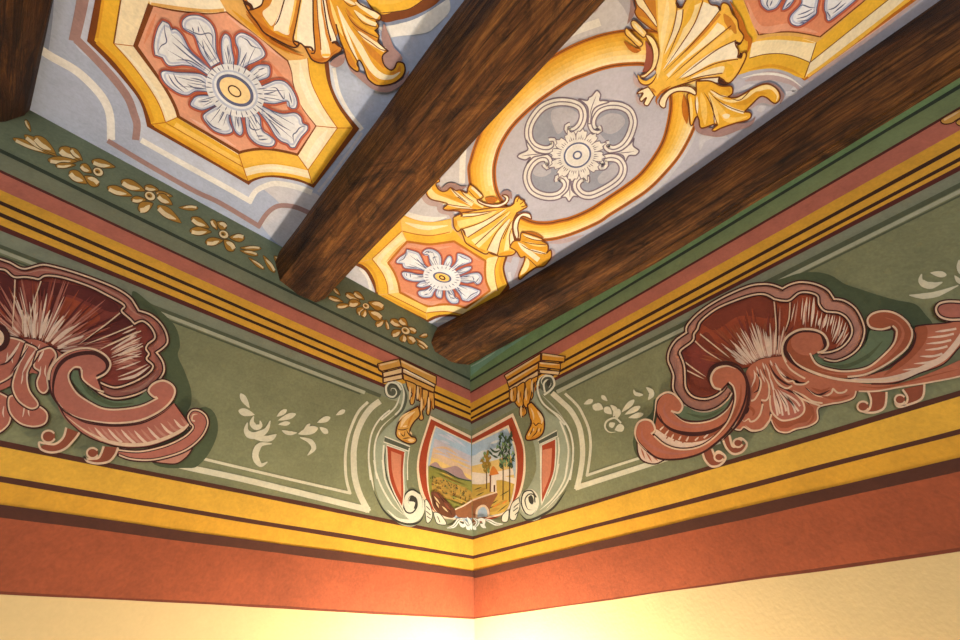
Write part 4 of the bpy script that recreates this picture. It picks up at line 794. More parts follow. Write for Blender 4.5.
A = Art('right', .0008)
r = thing('shell_cartouche', 'right', 770, 370, 'brick red painted shell with curling scrolls on the green frieze of the right wall', 'painted shell')
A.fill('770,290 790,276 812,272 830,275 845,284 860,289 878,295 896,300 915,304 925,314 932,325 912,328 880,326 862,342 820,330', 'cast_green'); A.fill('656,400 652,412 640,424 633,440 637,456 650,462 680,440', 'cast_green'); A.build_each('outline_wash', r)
RIM_O = '732,393 727.5,400 717.5,408 705,412 692.5,410 684,405 677.5,397 673,388 673.5,376 671,368 668,360 669.5,350 676,340 686.5,332.5* 687.5,325 701,311 722.5,297.5 747.5,286.5 762.5,284 773,285 782.5,288.5* 790,284.5 801,282 815,284 827.5,290 834,299* 844,300.6 855,308 862,320 864.5,332 860,346 850,355.5 836,361 824,359'
RIM_I = '726,386 722,391 715,396 705,399 693,396.5 686,388 685,376 684,365 680,354* 681,350 692.5,341 694,334 697.5,329 701,321 716,309 735,300.6 752.5,295 765,294.4 774,299* 782.5,300.6 790,300 799,293 809,292.5 817.5,296 819,304 825,311 839,313 847.5,319 852,329 850,338 842,347 832,351.5 821,353'
A.fill(RIM_O+' 818,356* '+' '.join(reversed(RIM_I.split()))+' 728,388*', 'rim_rose'); A.stroke('676,365 676,350 690,338 694,325 710,309 740,295 765,289 782,294 800,287 822,292 832,305 848,309 858,325 856,342', 2, 'rim_rose', 'se'); A.build('rim', r)
BODY = RIM_I+' 812,346 802,334 790,334 783,345 783,355 770,357 759,359 750,366 742,368* 733,362 722,361 711,368 712,382*'
A.fill(BODY, 'shell_orange'); A.fill('686,362* 696,345 706,332 716,345 712,362 708,372 712,384 716,392 700,396 690,390', 'shell_brown'); A.fill('702,324* 730,304 765,297 774,302 773,318 740,316 716,330', 'shell_brown'); A.fill('682,352 694,342 720,360 706,376 690,370', 'shell_red')
for k in range(90):
    t = rs.random(); ang = math.radians(-176+t*140); hx, hy = 742+36*t, 368-12*t; L = rs.uniform(30, 56)*(1-.25*abs(t-.5)); s0 = rs.uniform(8, 28)
    A.stroke([(hx+math.cos(ang)*s0, hy+math.sin(ang)*s0), (hx+math.cos(ang)*(s0+L)*.5, hy+math.sin(ang)*(s0+L)*.5), (hx+math.cos(ang)*L, hy+math.sin(ang)*L)], rs.uniform(1.0, 2.2), rs.choice(['shell_brown', 'coral_deep', 'shell_orange', 'shell_red']), 'se')
for k in range(70):
    t = k/69; ang = math.radians(-148+t*74+rs.uniform(-3, 3)); hx, hy = 746+34*t, 366-10*t
    L = rs.uniform(14, 42)*(1.0-.35*abs(t-.45)); s0 = rs.uniform(0, 4)
    A.stroke([(hx+math.cos(ang)*s0, hy+math.sin(ang)*s0), (hx+math.cos(ang)*L*.6, hy+math.sin(ang)*L*.6), (hx+math.cos(ang)*L, hy+math.sin(ang)*L)], rs.uniform(.8, 2.0), rs.choice(['streak', 'streak', 'rim_rose']), 'se')
A.strokes('line_cream', 1.3, ['695,341 706,351 722,361', '700,334 720,350 730,358', '685,362 694,369 706,377', '686,370 704,379', '774,300 776,325 776,350', '790,301 789,318 785,331'], 'e')
A.strokes('streak', 3, ['807,297 805,312 803,325', '814,297 813,312 811,327', '827,314 825,322 823,328'], 'se'); A.strokes('streak', 2, ['840,316 838,328 832,342', '846,322 842,334 836,344', '833,315 830,326', '820,318 818,326'], 'se'); A.strokes('streak', 1.2, ['803,298 801,320', '810,297 808,322', '818,310 815,328', '822,312 819,330', '830,314 826,332', '835,315 831,335', '837,318 832,338', '843,319 838,338', '848,325 842,341', '849,332 840,346', '795,303 791,322'], 'se'); A.strokes('rim_rose', 1.6, ['806,304 805,330', '824,318 820,334', '841,324 834,344', '847,334 836,348', '798,300 794,326', '780,306 779,336'], 'se'); A.strokes('dark_maroon', .9, ['776,302 778,330 777,350', '792,302 790,320 786,332', '843,330 834,344', '742.5,368.5 750,366.5 759,359.5 770,357.5 784,355.5'])
outline2(A, RIM_I, 1.6, 1.5); A.build('shell_fan', r)
outline2(A, RIM_O, 1.6, 1.5); A.build('rim_line', r)
q = lambda t: Z(700, 370, 8, t); q6 = lambda t: Z(780, 320, 8, t); q3 = lambda t: Z(700, 320, 8, t)
FR = '746,372* 745,395 740,412 735,424 733,428 740,430 744,427 752,431 762,429 769,421 771,419* 777,430 787,432.5 796,429 809,426 817.5,420 818,408 830,404 842,402 853,398 856,391 855,384 845,380 815,373 797,364 784,356* 770,357.5 759,360 750,366'
A.stroke(P(FR)[1:23], 3.6, 'dark_maroon'); A.fill(FR, 'coral_band'); A.stroke(P(FR)[2:22], 1.6, 'line_cream')
A.fill(q('575,380 615,470 700,490 770,455 870,430 915,380 905,300 850,270 700,200 600,250'), 'coral_deep'); A.stroke(q('585,400 630,465 700,478 770,445 860,420 900,360'), 3.4, 'coral_band', 'se')
f = q('565,240* 600,190 680,150 780,200 825,270 832,325 790,372 700,398 640,395 580,345'); A.fill(f, 'frond'); A.stroke(q('560,200 562,280 582,345 640,397 700,402 790,374 834,325 822,255 760,180'), 1.8, 'line_cream'); A.build('frond_base', r)
A.strokes('dark_maroon', 2.2, [q('470,30 480,100 465,160 425,185'), q('545,90 555,180 540,250'), q('340,360 380,330 395,250'), q('480,360 500,290 490,250'), q3('560,370 610,450 690,510 740,520'), q3('590,345 660,440 740,475 800,510 860,505'), q('620,130 700,160 800,210 880,280'), q6('200,540 300,600 400,560'), q6('60,430 150,500 230,500'), q('560,330 570,400'), q6('440,500 510,540 530,500')], 'se')
A.strokes('line_cream', 1.8, [q('430,10 485,80 478,160 440,232 408,246'), q('500,30 548,110 552,200 530,242 490,240'), q('332,382 352,412 390,390 402,412 442,402 482,352 502,270'), q('362,442 420,482 500,472 552,412 572,352'), q3('600,360 640,430 700,490 742,488 765,512 830,514 872,490'), q3('560,400 620,500 690,546 737,525'), q3('670,320 720,390 780,435 842,470'), q6('222,550 280,600 350,612 412,582 424,550 462,582 522,572 542,522 502,500'), q6('100,560 180,600 260,650 340,665'), q('740,170 800,220 860,250 960,285')], 's')
A.strokes('coral_deep', 3, [q('420,60 440,120 420,180'), q('380,280 430,330 420,370'), q6('250,540 330,570 400,540'), q6('330,610 450,625 560,600'), q3('640,380 720,450 780,480')], 'se')
A.strokes('streak', 2.0, [q('585,150 600,250 622,365'), q('600,150 640,250 662,365'), q('620,155 690,260 712,360'), q('640,160 730,260 765,345'), q('650,170 760,240 800,290'), q('560,60 590,160'), q('630,180 670,260 690,330'), q('610,200 625,290 640,350'), q('680,190 750,280 790,330')], 's')
A.strokes('streak', 1.7, [q3('430,400 440,460 410,540'), q3('480,390 500,450 520,500'), q3('520,350 550,420 560,480'), q3('600,340 630,400 690,460'), q3('450,370 470,430'), q3('560,320 580,370'), q3('500,340 520,400')], 'se'); A.strokes('dark_maroon', .8, [q('600,180 640,300'), q('630,180 700,300'), q('650,190 750,280'), q3('500,380 530,460'), q3('460,400 470,470'), q3('545,340 580,400')], 'se'); A.build_each('frond_vein', r)
for disc, R, band, out in (((737,418),0,'',''),):
    pass
q = lambda t: Z(630, 380, 8, t); q8 = lambda t: Z(840, 350, 8, t); q7 = lambda t: Z(840, 290, 8, t)
hook(A, r, (738,443), 4.6, q('740,470* 775,550 830,592 900,570 932,510 880,530 820,535 795,440*'), q('740,470* 775,550 830,592 900,572 935,510 885,465 850,490 860,520 820,530 795,440'))
hook(A, r, (719,457), 4.6, q('580,580* 600,640 650,690 720,680 760,620 700,640 655,550*'), q('580,580* 600,640 650,690 720,680 765,620 710,570 680,600 690,635 655,550'))
hook(A, r, (863,406.5), 5.6, q8('230,335* 245,420 215,490 300,492 360,450 372,335*'), q8('225,335* 248,400 235,470 190,492 140,470 210,500 300,494 360,450 374,335'))
hook(A, r, (900,399.5), 5.2, q8('505,310* 540,370 530,430 600,412 660,360 675,275*'), q8('500,315* 540,380 525,430 480,440 440,420 470,455 540,440 640,400 670,350 675,275'))
A.fill(q8('-40,200* 150,262 350,277 500,262 700,192 960,80 1100,0* 1100,150* 960,212 700,262 500,292 300,327 150,330 -20,290'), 'coral_band'); A.stroke(q8('150,290 350,300 600,240 960,150'), 2, 'coral_deep', 'se'); A.stroke(q8('150,331 300,328 500,293 700,262 960,210 1100,150'), 1.6, 'line_cream'); A.build('scroll', r)
A.fill(q7('600,300* 680,282 860,266 960,240 1100,200* 1100,300* 960,450 830,585 640,660 450,735 250,745 30,700* 350,650 500,560 590,440'), 'coral_band'); A.fill(q7('600,300* 690,290 690,400 600,520 480,620 350,680 560,480'), 'coral_deep')
A.strokes('streak', 2.2, [q7('760,335 840,325 930,310'), q7('700,380 820,370 910,350'), q7('690,430 800,420 890,400'), q7('680,480 780,470 860,450'), q7('640,530 740,530 820,510'), q7('590,590 700,580 770,560'), q7('500,640 620,630 700,610')], 's'); A.stroke(q7('1000,330 930,430 830,540 700,610 540,680 360,720 150,720 0,690'), 6, 'streak', 'e'); A.stroke(q7('1100,330 960,455 830,592 640,665 450,742 250,752'), 1.4, 'dark_maroon'); A.stroke(q7('600,290 680,278 860,262 960,235'), 1.4, 'dark_maroon'); A.build('fan_leaf', r)
A.fill(q7('768,160 790,112 860,92 960,95 1080,110* 1080,230* 960,236 870,236 800,212'), 'rim_pink'); outline2(A, q7('1080,110 960,95 860,92 790,112 768,160 800,212 870,236 960,236 1080,230'), 2, 1.4); A.build('scroll', r)
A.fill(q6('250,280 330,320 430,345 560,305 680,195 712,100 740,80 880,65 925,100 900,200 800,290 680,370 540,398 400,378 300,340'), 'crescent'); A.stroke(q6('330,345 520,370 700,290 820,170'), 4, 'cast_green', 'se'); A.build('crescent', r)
RS = q6('240,265* 290,350 400,392 540,408 700,378 820,290 905,190 925,90* 890,50 880,70* 800,75 725,60 700,0 740,-50 830,-70 930,-50 1020,20 1055,110 1020,210 930,290 820,365 680,430 520,465* 400,455 250,410 130,340 60,250 40,180 100,110 200,85 310,110 350,180 330,240')
A.stroke(list(_pts(RS))+[_pts(RS)[0]], 4.0, 'dark_maroon', loop=True); A.fill(RS, 'coral_deep'); A.fill(ell(807,342,16,13.5,0), 'coral_band'); A.stroke(q6('300,400 450,430 640,420 800,340 930,220 985,110 940,20 840,-20'), 3.4, 'coral_band', 'se')
A.stroke(q6('360,190 330,110 240,85 140,95 65,150 40,230 70,310 150,380 260,425'), 3.6, 'dark_maroon', 'e'); A.stroke(q6('300,262 360,240 385,185 345,110 255,75 150,80 62,130 20,200 20,270 50,340'), 2.2, 'line_cream'); A.stroke(q6('70,260 130,345 250,412 400,460 560,485 750,492 960,462'), 2.6, 'line_cream', 's'); A.stroke(q6('240,265 290,350 400,395 540,410 700,380 820,290 910,190 935,90 900,45'), 1.9, 'line_cream'); A.stroke(q6('885,55 810,75 725,58 700,0 740,-50 830,-72 930,-50 1020,20 1058,110 1020,215 930,298 820,372 680,436 540,455'), 2, 'line_cream'); A.stroke(q6('1040,40 1085,120 1045,235 940,330 820,400 680,455'), 2.4, 'dark_maroon', 'se'); A.build('scroll', r)
A.fill(q('220,280* 205,345 190,430 280,505 400,548 540,540 655,470 760,370 830,250 760,330 650,390 500,412 350,392 260,330'), 'coral_deep'); A.fill(q('190,430* 270,500 400,545 540,535 650,470 700,420 600,480 440,500 300,450 210,395'), 'streak')
A.strokes('streak', 1.6, [q('240,400 270,370'), q('280,440 310,400'), q('330,470 350,430'), q('390,480 410,445'), q('450,490 470,450'), q('520,485 550,455'), q('590,465 630,430')], 'e'); A.strokes('coral_deep', 1.3, [q('290,470 320,430'), q('350,490 380,455'), q('420,505 440,465'), q('490,500 520,465')], 'e'); A.build('fan_leaf', r)
A.fill('637,441* 638,453 643,461 655,464 666,459* 650,452', 'streak', line='dark_maroon', lw=1.4); A.strokes('coral_band', 1.6, ['641,448 645,459', '646,452 652,462', '652,455 658,461'], 'se'); A.build('leaf_tip', r)
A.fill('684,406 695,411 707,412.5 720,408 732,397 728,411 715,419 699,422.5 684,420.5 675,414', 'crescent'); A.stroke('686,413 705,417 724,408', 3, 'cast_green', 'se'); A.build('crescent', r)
UB = '671,411* 679,411 682,405 675,396.5 666,394 659,400 657,411 662.5,421 674,429 692.5,432 711,429.5 726,421 734,405* 736,392* 728,408.5 715,418.5 699,422.5 684,421 675,415.5*'
A.stroke(list(_pts(UB))+[_pts(UB)[0]], 4.0, 'dark_maroon', loop=True); A.fill(UB, 'coral_band'); A.stroke('666,402 664,411 672,422 692,427 710,424.5', 3, 'rim_pink', 'se'); A.stroke('659,414 668,428 690,435 712,432 728,423', 2.4, 'dark_maroon', 'se'); A.stroke('671,411 679,412.5 682.5,405 675,395 666,392.5 657,399 655,411 653,424', 2, 'line_cream', 'e'); A.stroke('672,412 684,421.5 699,423 715,419 728,409 735,396', 1.5, 'line_cream', 'se'); A.build('scroll', r)
LB = '651,434* 654,430 651,422.5 645,420.6 639,424 636,432.5 639,441 647.5,450 659,457.5 674,458.5 690,456 705,450 722.5,436 732.5,424 740,411 745,395 745,380 738.5,370 727,365.5 716,368 711,376 713,385 721,389.5* 728,382* 733,387 735,400 727.5,422.5 712.5,439 697.5,447.5 680,449.5 665,445 654,436'
A.stroke(list(_pts(LB))+[_pts(LB)[0]], 4.0, 'dark_maroon', loop=True); A.fill(LB, 'coral_band'); A.stroke('741,384 740,400 732,418 716,436 700,447', 3.4, 'coral_deep', 'se'); A.stroke('642,428 643,438 654,448 672,453.5 692,451.5', 3, 'rim_pink', 'se'); A.stroke('745,372 749,388 747,406 738,424 722,441', 3.2, 'dark_maroon', 'se'); A.stroke('712,386 708,377 713,366.5 726,362.5 739,366 746,376', 3, 'dark_maroon', 'se')
A.stroke('721,389.5 714,387 711,378 716,369 727,366 736,369', 2.2, 'line_cream', 'e'); A.stroke('651,434 655,430 652,422 645,419.5 638,423 635,432.5 638,442 647,451', 2, 'line_cream', 'e'); A.stroke('654,436 665,445 680,449.5 697.5,447.5 712.5,439 727.5,422.5 735,402 734,388 729,382', 1.6, 'line_cream'); A.stroke('659,458.5 674,459.5 690,457 706,451 724,437 735,424', 1.4, 'dark_maroon', 'se'); A.build('scroll', r)

# ---- corbels, volutes and small coral panels ----------------------------------
A = Art('left', .0010)
r = thing('corbel', 'left', 420, 390, 'gold painted corbel capital with dripping fringe on the left wall by the corner', 'painted corbel')
q = lambda t: Z(340, 340, 8, t); q2 = lambda t: Z(340, 400, 8, t); q3 = lambda t: Z(360, 460, 8, t)
for f, c in ((q('300,190* 475,150* 490,212* 335,250* 312,235*'), 'cap_gold'), (q('338,262* 496,222* 496,265* 345,300*'), 'cap_cream'), (q('345,305* 496,272* 500,310* 345,342*'), 'cap_cream'), (q('480,150* 772,292* 768,358* 490,214*'), 'cap_gold'), (q('500,224* 762,358* 758,380* 502,262*'), 'cap_cream'), (q('502,266* 758,384* 750,420* 510,318*'), 'cap_gold')):
    A.fill(f, c); A.stroke(list(f)+[f[0]], 1.1, 'dark_umber', loop=False)
A.strokes('cap_cream', 1.6, [q('320,200 470,165'), q('490,170 760,300')], 'e'); A.stroke(q('510,235 760,362'), 1.2, 'pale_cream', 'e'); A.stroke(q('300,190 312,240 340,262 345,342'), 1.6, 'dark_umber'); A.build('capital', r)
for f in (q('525,322* 610,362 605,440 590,510 565,515 560,470 580,430 545,400'), q('612,365* 655,382 655,470 635,490 612,440'), q('658,392* 705,408 700,470 690,520 660,570 668,630 640,640 628,600 640,520 655,470'), q('708,410* 752,425* 755,548 738,545 728,490 718,590 700,600 690,570 705,500')):
    A.fill(f, 'cap_gold', line='dark_umber', lw=1.2); gx = sum(a[0] for a in f)/len(f); gy = sum(a[1] for a in f)/len(f); A.stroke([(gx-1.6, gy-8), (gx-1.6, gy), (gx-2, gy+6)], 2, 'cap_cream', 'se'); A.stroke([(gx+1.8, gy-8), (gx+1.6, gy), (gx+.6, gy+7)], 1, 'dark_ochre', 'se'); A.stroke([(gx+.4, gy-7), (gx+.2, gy+1)], .9, 'dark_umber', 'se'); A.build('fringe', r)
A.fill(q2('625,50* 520,110 470,180 450,240 455,295 520,340 580,350 612,325 600,300 568,290 560,240 590,180 640,120'), 'cap_gold', line='dark_umber', lw=1.5); A.stroke(q2('600,90 520,150 485,220'), 3.4, 'cap_cream', 'se'); A.strokes('dark_umber', 1, [q2('455,230 500,240 550,225'), q2('480,260 510,290 520,250'), q2('530,240 560,290'), q2('500,310 560,300')], 'se'); A.stroke(q2('540,320 595,325'), 3, 'cap_cream', 'se'); A.strokes('cap_cream', 1.6, [q2('470,170 500,130 560,90'), q2('560,250 575,280'), q2('470,250 480,285'), q2('500,215 540,205')], 'se'); A.strokes('orange_ochre', 2, [q2('590,110 560,160 540,220'), q2('500,320 560,335')], 'se'); A.build('leaf_drop', r)

A = Art('left', .0007)
r = thing('volute_bracket', 'left', 395, 460, 'grey green painted volute with coral inset panel left of the landscape', 'painted volute')
A.fill('402,384 386,388 388,398 398,402 402,412 384,430 376,444 374,470 376,490 386,512 400,524 414,526 424,514 420,494 408,490 406,470 408,446 405,430 416,400 412,384', 'volute'); A.build('volute_body', r)
A.stroke(q('480,440 440,540 330,640'), 1.7, 'volute_light', 's'); A.stroke(q2('400,80 320,150 260,250 235,360 230,480 245,640'), 1.7, 'volute_light'); A.stroke(q3('70,10 90,130 112,245'), 1.7, 'volute_light', 'e'); A.stroke(q('430,330 490,355 512,430 490,540 440,600'), 1.7, 'volute_light'); A.stroke(q2('440,120 340,210 290,310 275,420 285,560 298,630'), 1.7, 'volute_light', 's'); A.stroke(q3('112,0 130,100 180,230 260,360 350,440'), 1.7, 'volute_light', 'e'); A.stroke(q3('180,0 200,150 260,280 365,455'), 1.6, 'volute_light', 'e'); A.stroke(q3('205,60 225,170 285,300 340,390'), 1.2, 'ink', 'se'); A.stroke(q2('350,360 345,480 360,640'), 1.6, 'volute_light'); A.stroke(q2('365,380 358,480 372,640'), 1.0, 'ink', 'se'); A.build('volute_line', r)
A.stroke(q('500,350 530,450 500,560 420,640'), 2.6, 'slab_grey', 'se'); A.fill(ell(392.5,390,8.6,9,0,24), 'slab_grey'); A.stroke(q('490,400 455,350 400,340 368,380 382,440 425,455 452,425 440,390 412,388 408,410'), 2, 'volute_light', 'e'); A.stroke(q('470,400 440,362 400,362 390,400 405,425'), 1.2, 'ink', 'e'); A.build('volute_curl', r)
A.stroke(q3('110,250 180,390 280,480 400,515 480,490 515,420'), 2.4, 'ink', 'se'); A.fill(ell(412.5,505,10,15,0,26), 'volute_light'); A.stroke(q3('480,270 420,238 365,270 345,350 370,415 420,420 455,370 450,310 410,285 385,320 395,355'), 1.5, 'ink', 'e'); A.stroke(q3('500,300 510,380 470,460 400,490 300,470 220,400'), 3.6, 'volute_light', 'se'); A.fill(q3('390,330* 410,285 450,310 455,370 430,390 440,340'), 'ink'); A.build('volute_curl', r)
A.fill(q3('520,320 550,340 580,420 570,480 540,505 525,460'), 'volute_light', line='ink', lw=.8); A.fill(q3('590,420 640,430 690,500 680,520 620,510 600,470'), 'volute_light', line='ink', lw=.8); A.strokes('ink', .8, [q3('530,370 560,400'), q3('530,410 565,440'), q3('535,450 565,470'), q3('620,450 640,500')]); A.build_each('acanthus_tip', r)
A.fill(q2('358,292* 560,372* 545,408* 350,335*'), 'slab_grey', line='volute_light', lw=1.2); A.build('cap_slab', r)
A.fill('386.5,445* 405,451.5* 403.5,470 404,492 402.5,508* 394,492 388.5,474', 'frame_red', line='volute_light', lw=1.2); A.fill('391,451* 401.5,455* 400.8,472 401.5,498* 396,486 392,470', 'panel_salmon'); A.stroke(q2('555,385 540,500 540,640'), 1.2, 'volute_light'); A.build('inset_panel', r)

A = Art('right', .0010)
r = thing('corbel', 'right', 530, 390, 'orange gold painted corbel capital with leafy drop on the right wall beside the corner', 'painted corbel')
q = lambda t: Z(490, 340, 8, t); q2 = lambda t: Z(490, 400, 8, t); q3 = lambda t: Z(460, 460, 8, t)
for f, c in ((q('112,285* 405,105* 402,165* 135,322*'), 'cap_orange'), (q('135,330* 388,182* 386,232* 150,376*'), 'cap_orange'), (q('150,384* 386,242* 385,288* 160,404*'), 'cap_cream'), (q('415,105* 602,130* 595,176* 412,162*'), 'cap_orange'), (q('390,172* 564,188* 562,236* 390,216*'), 'cap_orange'), (q('392,236* 558,250* 550,282* 400,266*'), 'cap_cream')):
    A.fill(f, c); A.stroke(list(f)+[f[0]], 1.1, 'dark_umber')
A.strokes('cap_cream', 1.7, [q('125,290 400,120'), q('145,338 380,196'), q('420,114 590,138'), q('400,184 555,198')], 'e'); A.build('capital', r)
for f in (q('155,402* 212,375 212,460 195,495 158,480'), q('215,372* 275,340 270,450 265,520 240,545 200,500 215,470'), q('240,530* 285,550 290,590 255,612 235,590'), q('280,338* 330,310 340,400 320,480 305,540 275,530 265,480 285,420'), q('332,310* 385,285* 375,330 345,360 345,450 325,475 335,400')):
    A.fill(f, 'cap_orange', line='dark_umber', lw=1.2); gx = sum(a[0] for a in f)/len(f); gy = sum(a[1] for a in f)/len(f); A.stroke([(gx-1.4, gy-7), (gx-1.8, gy), (gx-1.2, gy+6)], 2, 'cap_cream', 'se'); A.stroke([(gx+2, gy-7), (gx+1.6, gy), (gx+.8, gy+6)], 1, 'dark_ochre', 'se'); A.stroke([(gx+.5, gy-6), (gx+.2, gy+1)], .9, 'dark_umber', 'se'); A.build('fringe', r)
A.fill(q2('300,40* 330,20 370,60 420,120 436,200 420,270 370,310 300,322 283,295 310,235 330,180 310,100'), 'cap_orange', line='dark_umber', lw=1.5); A.stroke(q2('380,90 415,150 412,190'), 3, 'cap_cream', 'se'); A.strokes('dark_umber', 1, [q2('315,190 350,185 365,205 390,185 420,200'), q2('345,215 330,260 300,290'), q2('380,215 370,260 330,300'), q2('410,220 400,265')], 'se'); A.strokes('cap_cream', 1.5, [q2('325,60 345,110 350,160'), q2('395,120 418,170'), q2('350,225 345,250'), q2('395,225 385,255'), q2('320,260 305,290')], 'se'); A.strokes('orange_ochre', 1.8, [q2('320,110 335,160'), q2('310,310 360,300 410,270')], 'se'); A.build('leaf_drop', r)

A = Art('right', .0007)
r = thing('volute_bracket', 'right', 545, 450, 'grey green painted volute with orange inset panel right of the landscape', 'painted volute')
A.fill('544,376 536,382 537,398 548,412 562,422 569,440 571,460 566,484 552,502 540,518 528,520 518,508 520,494 528,488 536,470 535,448 530,430 534,410 530,390', 'volute'); A.build('volute_body', r)
A.stroke(q('480,275 405,305 380,390 420,500 520,590 600,680'), 1.8, 'volute_light'); A.stroke(q2('560,170 610,300 628,420 605,600'), 1.8, 'volute_light'); A.stroke(q2('460,60 560,130 630,230 662,350 662,480 640,640'), 1.8, 'volute_light', 's'); A.stroke(q3('905,0 870,150 800,270 680,400'), 1.7, 'volute_light', 'e'); A.stroke(q3('860,40 830,170 740,310 640,400'), 1.7, 'volute_light', 'e'); A.stroke(q2('545,300 552,400 540,520 520,640'), 1.5, 'volute_light'); A.stroke(q3('790,30 760,150 690,300'), 1.5, 'volute_light', 'e'); A.stroke(q('415,440 520,545 590,630'), 1.5, 'chalk_soft', 'se'); A.build('volute_line', r)
A.fill(ell(547,383.5,8,8.5,0,24), 'slab_grey'); A.stroke(q('430,440 480,405 515,355 495,295 440,290 410,330 430,370'), 2, 'volute_light', 'e'); A.stroke(q('440,420 430,350 460,320 485,350 470,385'), 1.8, 'volute_light', 'e'); A.fill(ell(548.5,383,2.2,3.4,0,14), 'ink'); A.build('volute_curl', r)
A.stroke(q3('850,240 760,370 640,450 540,480 480,430'), 2.4, 'ink', 'se'); A.fill(ell(529.5,502,9.5,13,0,26), 'volute_light'); A.stroke(q3('610,300 570,245 510,260 490,340 520,420 570,440 610,400'), 1.4, 'ink', 'e'); A.stroke(q3('600,340 590,280 550,275 520,320 540,390 580,400'), 1.2, 'ink', 'e'); A.fill(q3('545,300* 570,280 590,320 580,355 555,340'), 'ink'); A.stroke(q3('630,430 720,380 800,290'), 2.6, 'chalk_soft', 'se'); A.build('volute_curl', r)
A.fill(q3('470,300* 420,340 400,400 400,470 440,480 465,420 480,360'), 'volute_light', line='ink', lw=.8); A.strokes('ink', .9, [q3('430,380 470,345'), q3('425,410 465,380'), q3('440,440 470,410')]); A.fill(q3('390,400 340,440 335,490 380,490'), 'volute_light', line='ink', lw=.8); A.build_each('acanthus_tip', r)
A.fill(q2('383,325* 536,243* 542,288* 396,356*'), 'slab_grey', line='volute_light', lw=1.2); A.build('cap_slab', r)
A.fill('541.5,445* 555.8,438.5* 555.6,458 553,476 541.5,505* 541,480', 'frame_red', line='volute_light', lw=1.2); A.fill('542.5,450* 552,448* 551,468 549,478 542.6,494* 542,475', 'panel_salmon'); A.stroke(q2('400,360 405,480 405,640'), 1.2, 'volute_light'); A.build('inset_panel', r)

# ---- landscape across the corner ------------------------------------------------
E0 = .00035
A = Art('left', .0008)
r = thing('landscape_painting', 'left', 471, 470, 'small painted landscape with bridge and trees in a red frame folded across the corner', 'painting')
FL = '436,427* 471.2,444* 471.9,525* 455,518 443,515 436,510 432,500 429,488 428,470 429,455 432,440'
A.fill('430,415.5* 471,436* 471.9,525* 455,520 440,517 430,508 421,494 417.5,478 417,463 420,447 425,431', 'frame_cream'); A.fill('431,419* 471,438.8* 471.9,524* 450,516 435,511.5 430,505 424,494 420,478 419,464 421.5,449 427,431', 'frame_red'); A.fill('435,425.5* 471.1,443* 471.9,525* 455,519.5 441,516 434.5,510 430.5,500 427.5,488 426.3,470 427.4,454 430.6,439', 'frame_cream'); A.build('frame', r)
A.fill(FL, 'sky_blue'); blend(A, '436.5,429 450,436 471.2,446', '428.6,471 448,480 471.7,491', ['sky_blue', 'sky_blue', 'sky_lilac', 'sky_lilac', 'sky_peach', 'sky_peach', 'sky_yellow', 'sky_yellow', 'sky_yellow'], n=14)
A.strokes('grey_light', 2.2, ['438,434 446,437 456,443', '446,434 456,440 466,447', '440,440 450,444'], 'se'); A.strokes('sky_peach', 2.4, ['434,448 446,448 458,455', '446,452 456,457 470,462'], 'se'); A.strokes('sky_lilac', 1.8, ['434,453 444,455 452,459', '456,462 464,466 471,469'], 'se'); A.strokes('sky_yellow', 1.6, ['432,460 440,459', '450,459 460,463 470,468'], 'se'); A.build('sky', r)
A.fill('428.5,466* 436,462 442,468 450,467 456,466 462,470 466,477 471.6,480* 471.7,490* 440,478', 'hill_mauve'); A.build('hill', r)
A.fill('428.3,466* 440,469 452,476 464,479 471.6,481* 471.9,512* 445,512 432,500 428.5,484', 'field_green'); A.stroke('430,466 445,471 458,478 471,481', 1.2, 'tree_dark'); A.fill('432,478* 450,478 471.7,492* 471.8,506 452,500 434,494', 'field_ochre')
for k in range(95):
    x = 431+rs.uniform(0, 39); y = 474+(x-431)*.42+rs.uniform(0, 15); A.stroke([(x, y), (x+rs.uniform(-1.4, 1.8), y+rs.uniform(.8, 2.6))], rs.uniform(.7, 1.3), rs.choice(['vine', 'vine', 'tree_dark', 'field_green', 'rock']), 'se')
A.strokes('field_green', 1.8, ['432,470 446,475 460,482', '436,474 450,481 468,488', '446,500 458,505 468,508', '450,496 462,500'], 'se'); A.strokes('glade', 1.4, ['440,472 454,478', '434,484 442,486', '456,498 470,504'], 'se'); A.build('field', r)
A.fill('431,492* 438,492 446,500 456,512 452,518 440,514 433,506', 'rock'); A.strokes('cap_cream', 1.4, ['434,496 440,504', '442,506 448,512', '436,502 439,508'], 'se'); A.strokes('dark_umber', 1.2, ['438,494 447,506 452,515', '433,500 440,512', '442,497 449,503', '432,494 436,508'], 'se'); A.strokes('bronze', 2, ['434,493 440,498', '444,502 450,510'], 'se'); A.build('rock', r)
A.fill('455,510* 464,506 471.8,501* 471.9,518* 458,517', 'bridge_brown'); A.stroke('455,509.5 464,505.5 471.8,500.5', 1.5, 'bridge_pale'); A.build('bridge', r)
B = Art('right', .0008)
B.fill('513,413* 472,436* 472,525* 500,516 514,502 521,492.5 525,476 525.6,463 524.6,447 520,431', 'frame_cream'); B.fill('512,417* 472,438.8* 472,525* 500,516 513,502 518,494 522,480 523.5,465 523,448 518,432', 'frame_red'); B.fill('508.5,425* 472,443* 472,525* 482,519.5 500,515.5 509,509 514,496 516.5,480 517.2,463 515.8,448 512,436', 'frame_cream'); B.build('frame', r)
B.fill('507,428* 472,445* 472.2,524* 480,518 500,514 508,508 512,498 515,480 515.6,463 514,449 511,437', 'sky_blue'); blend(B, '472,446 490,438 507,429.5', '472,486 494,484 515,481', ['sky_blue', 'sky_blue', 'sky_pale', 'sky_pale', 'sky_yellow', 'sky_yellow', 'tower', 'sky_yellow'], n=14); B.strokes('sky_pale', 2.4, ['473,458 482,452 492,450', '474,465 486,460', '490,444 500,440'], 'se'); B.fill('472,472* 488,474 515,478* 514,488* 472,488*', 'tower'); B.build('sky', r)
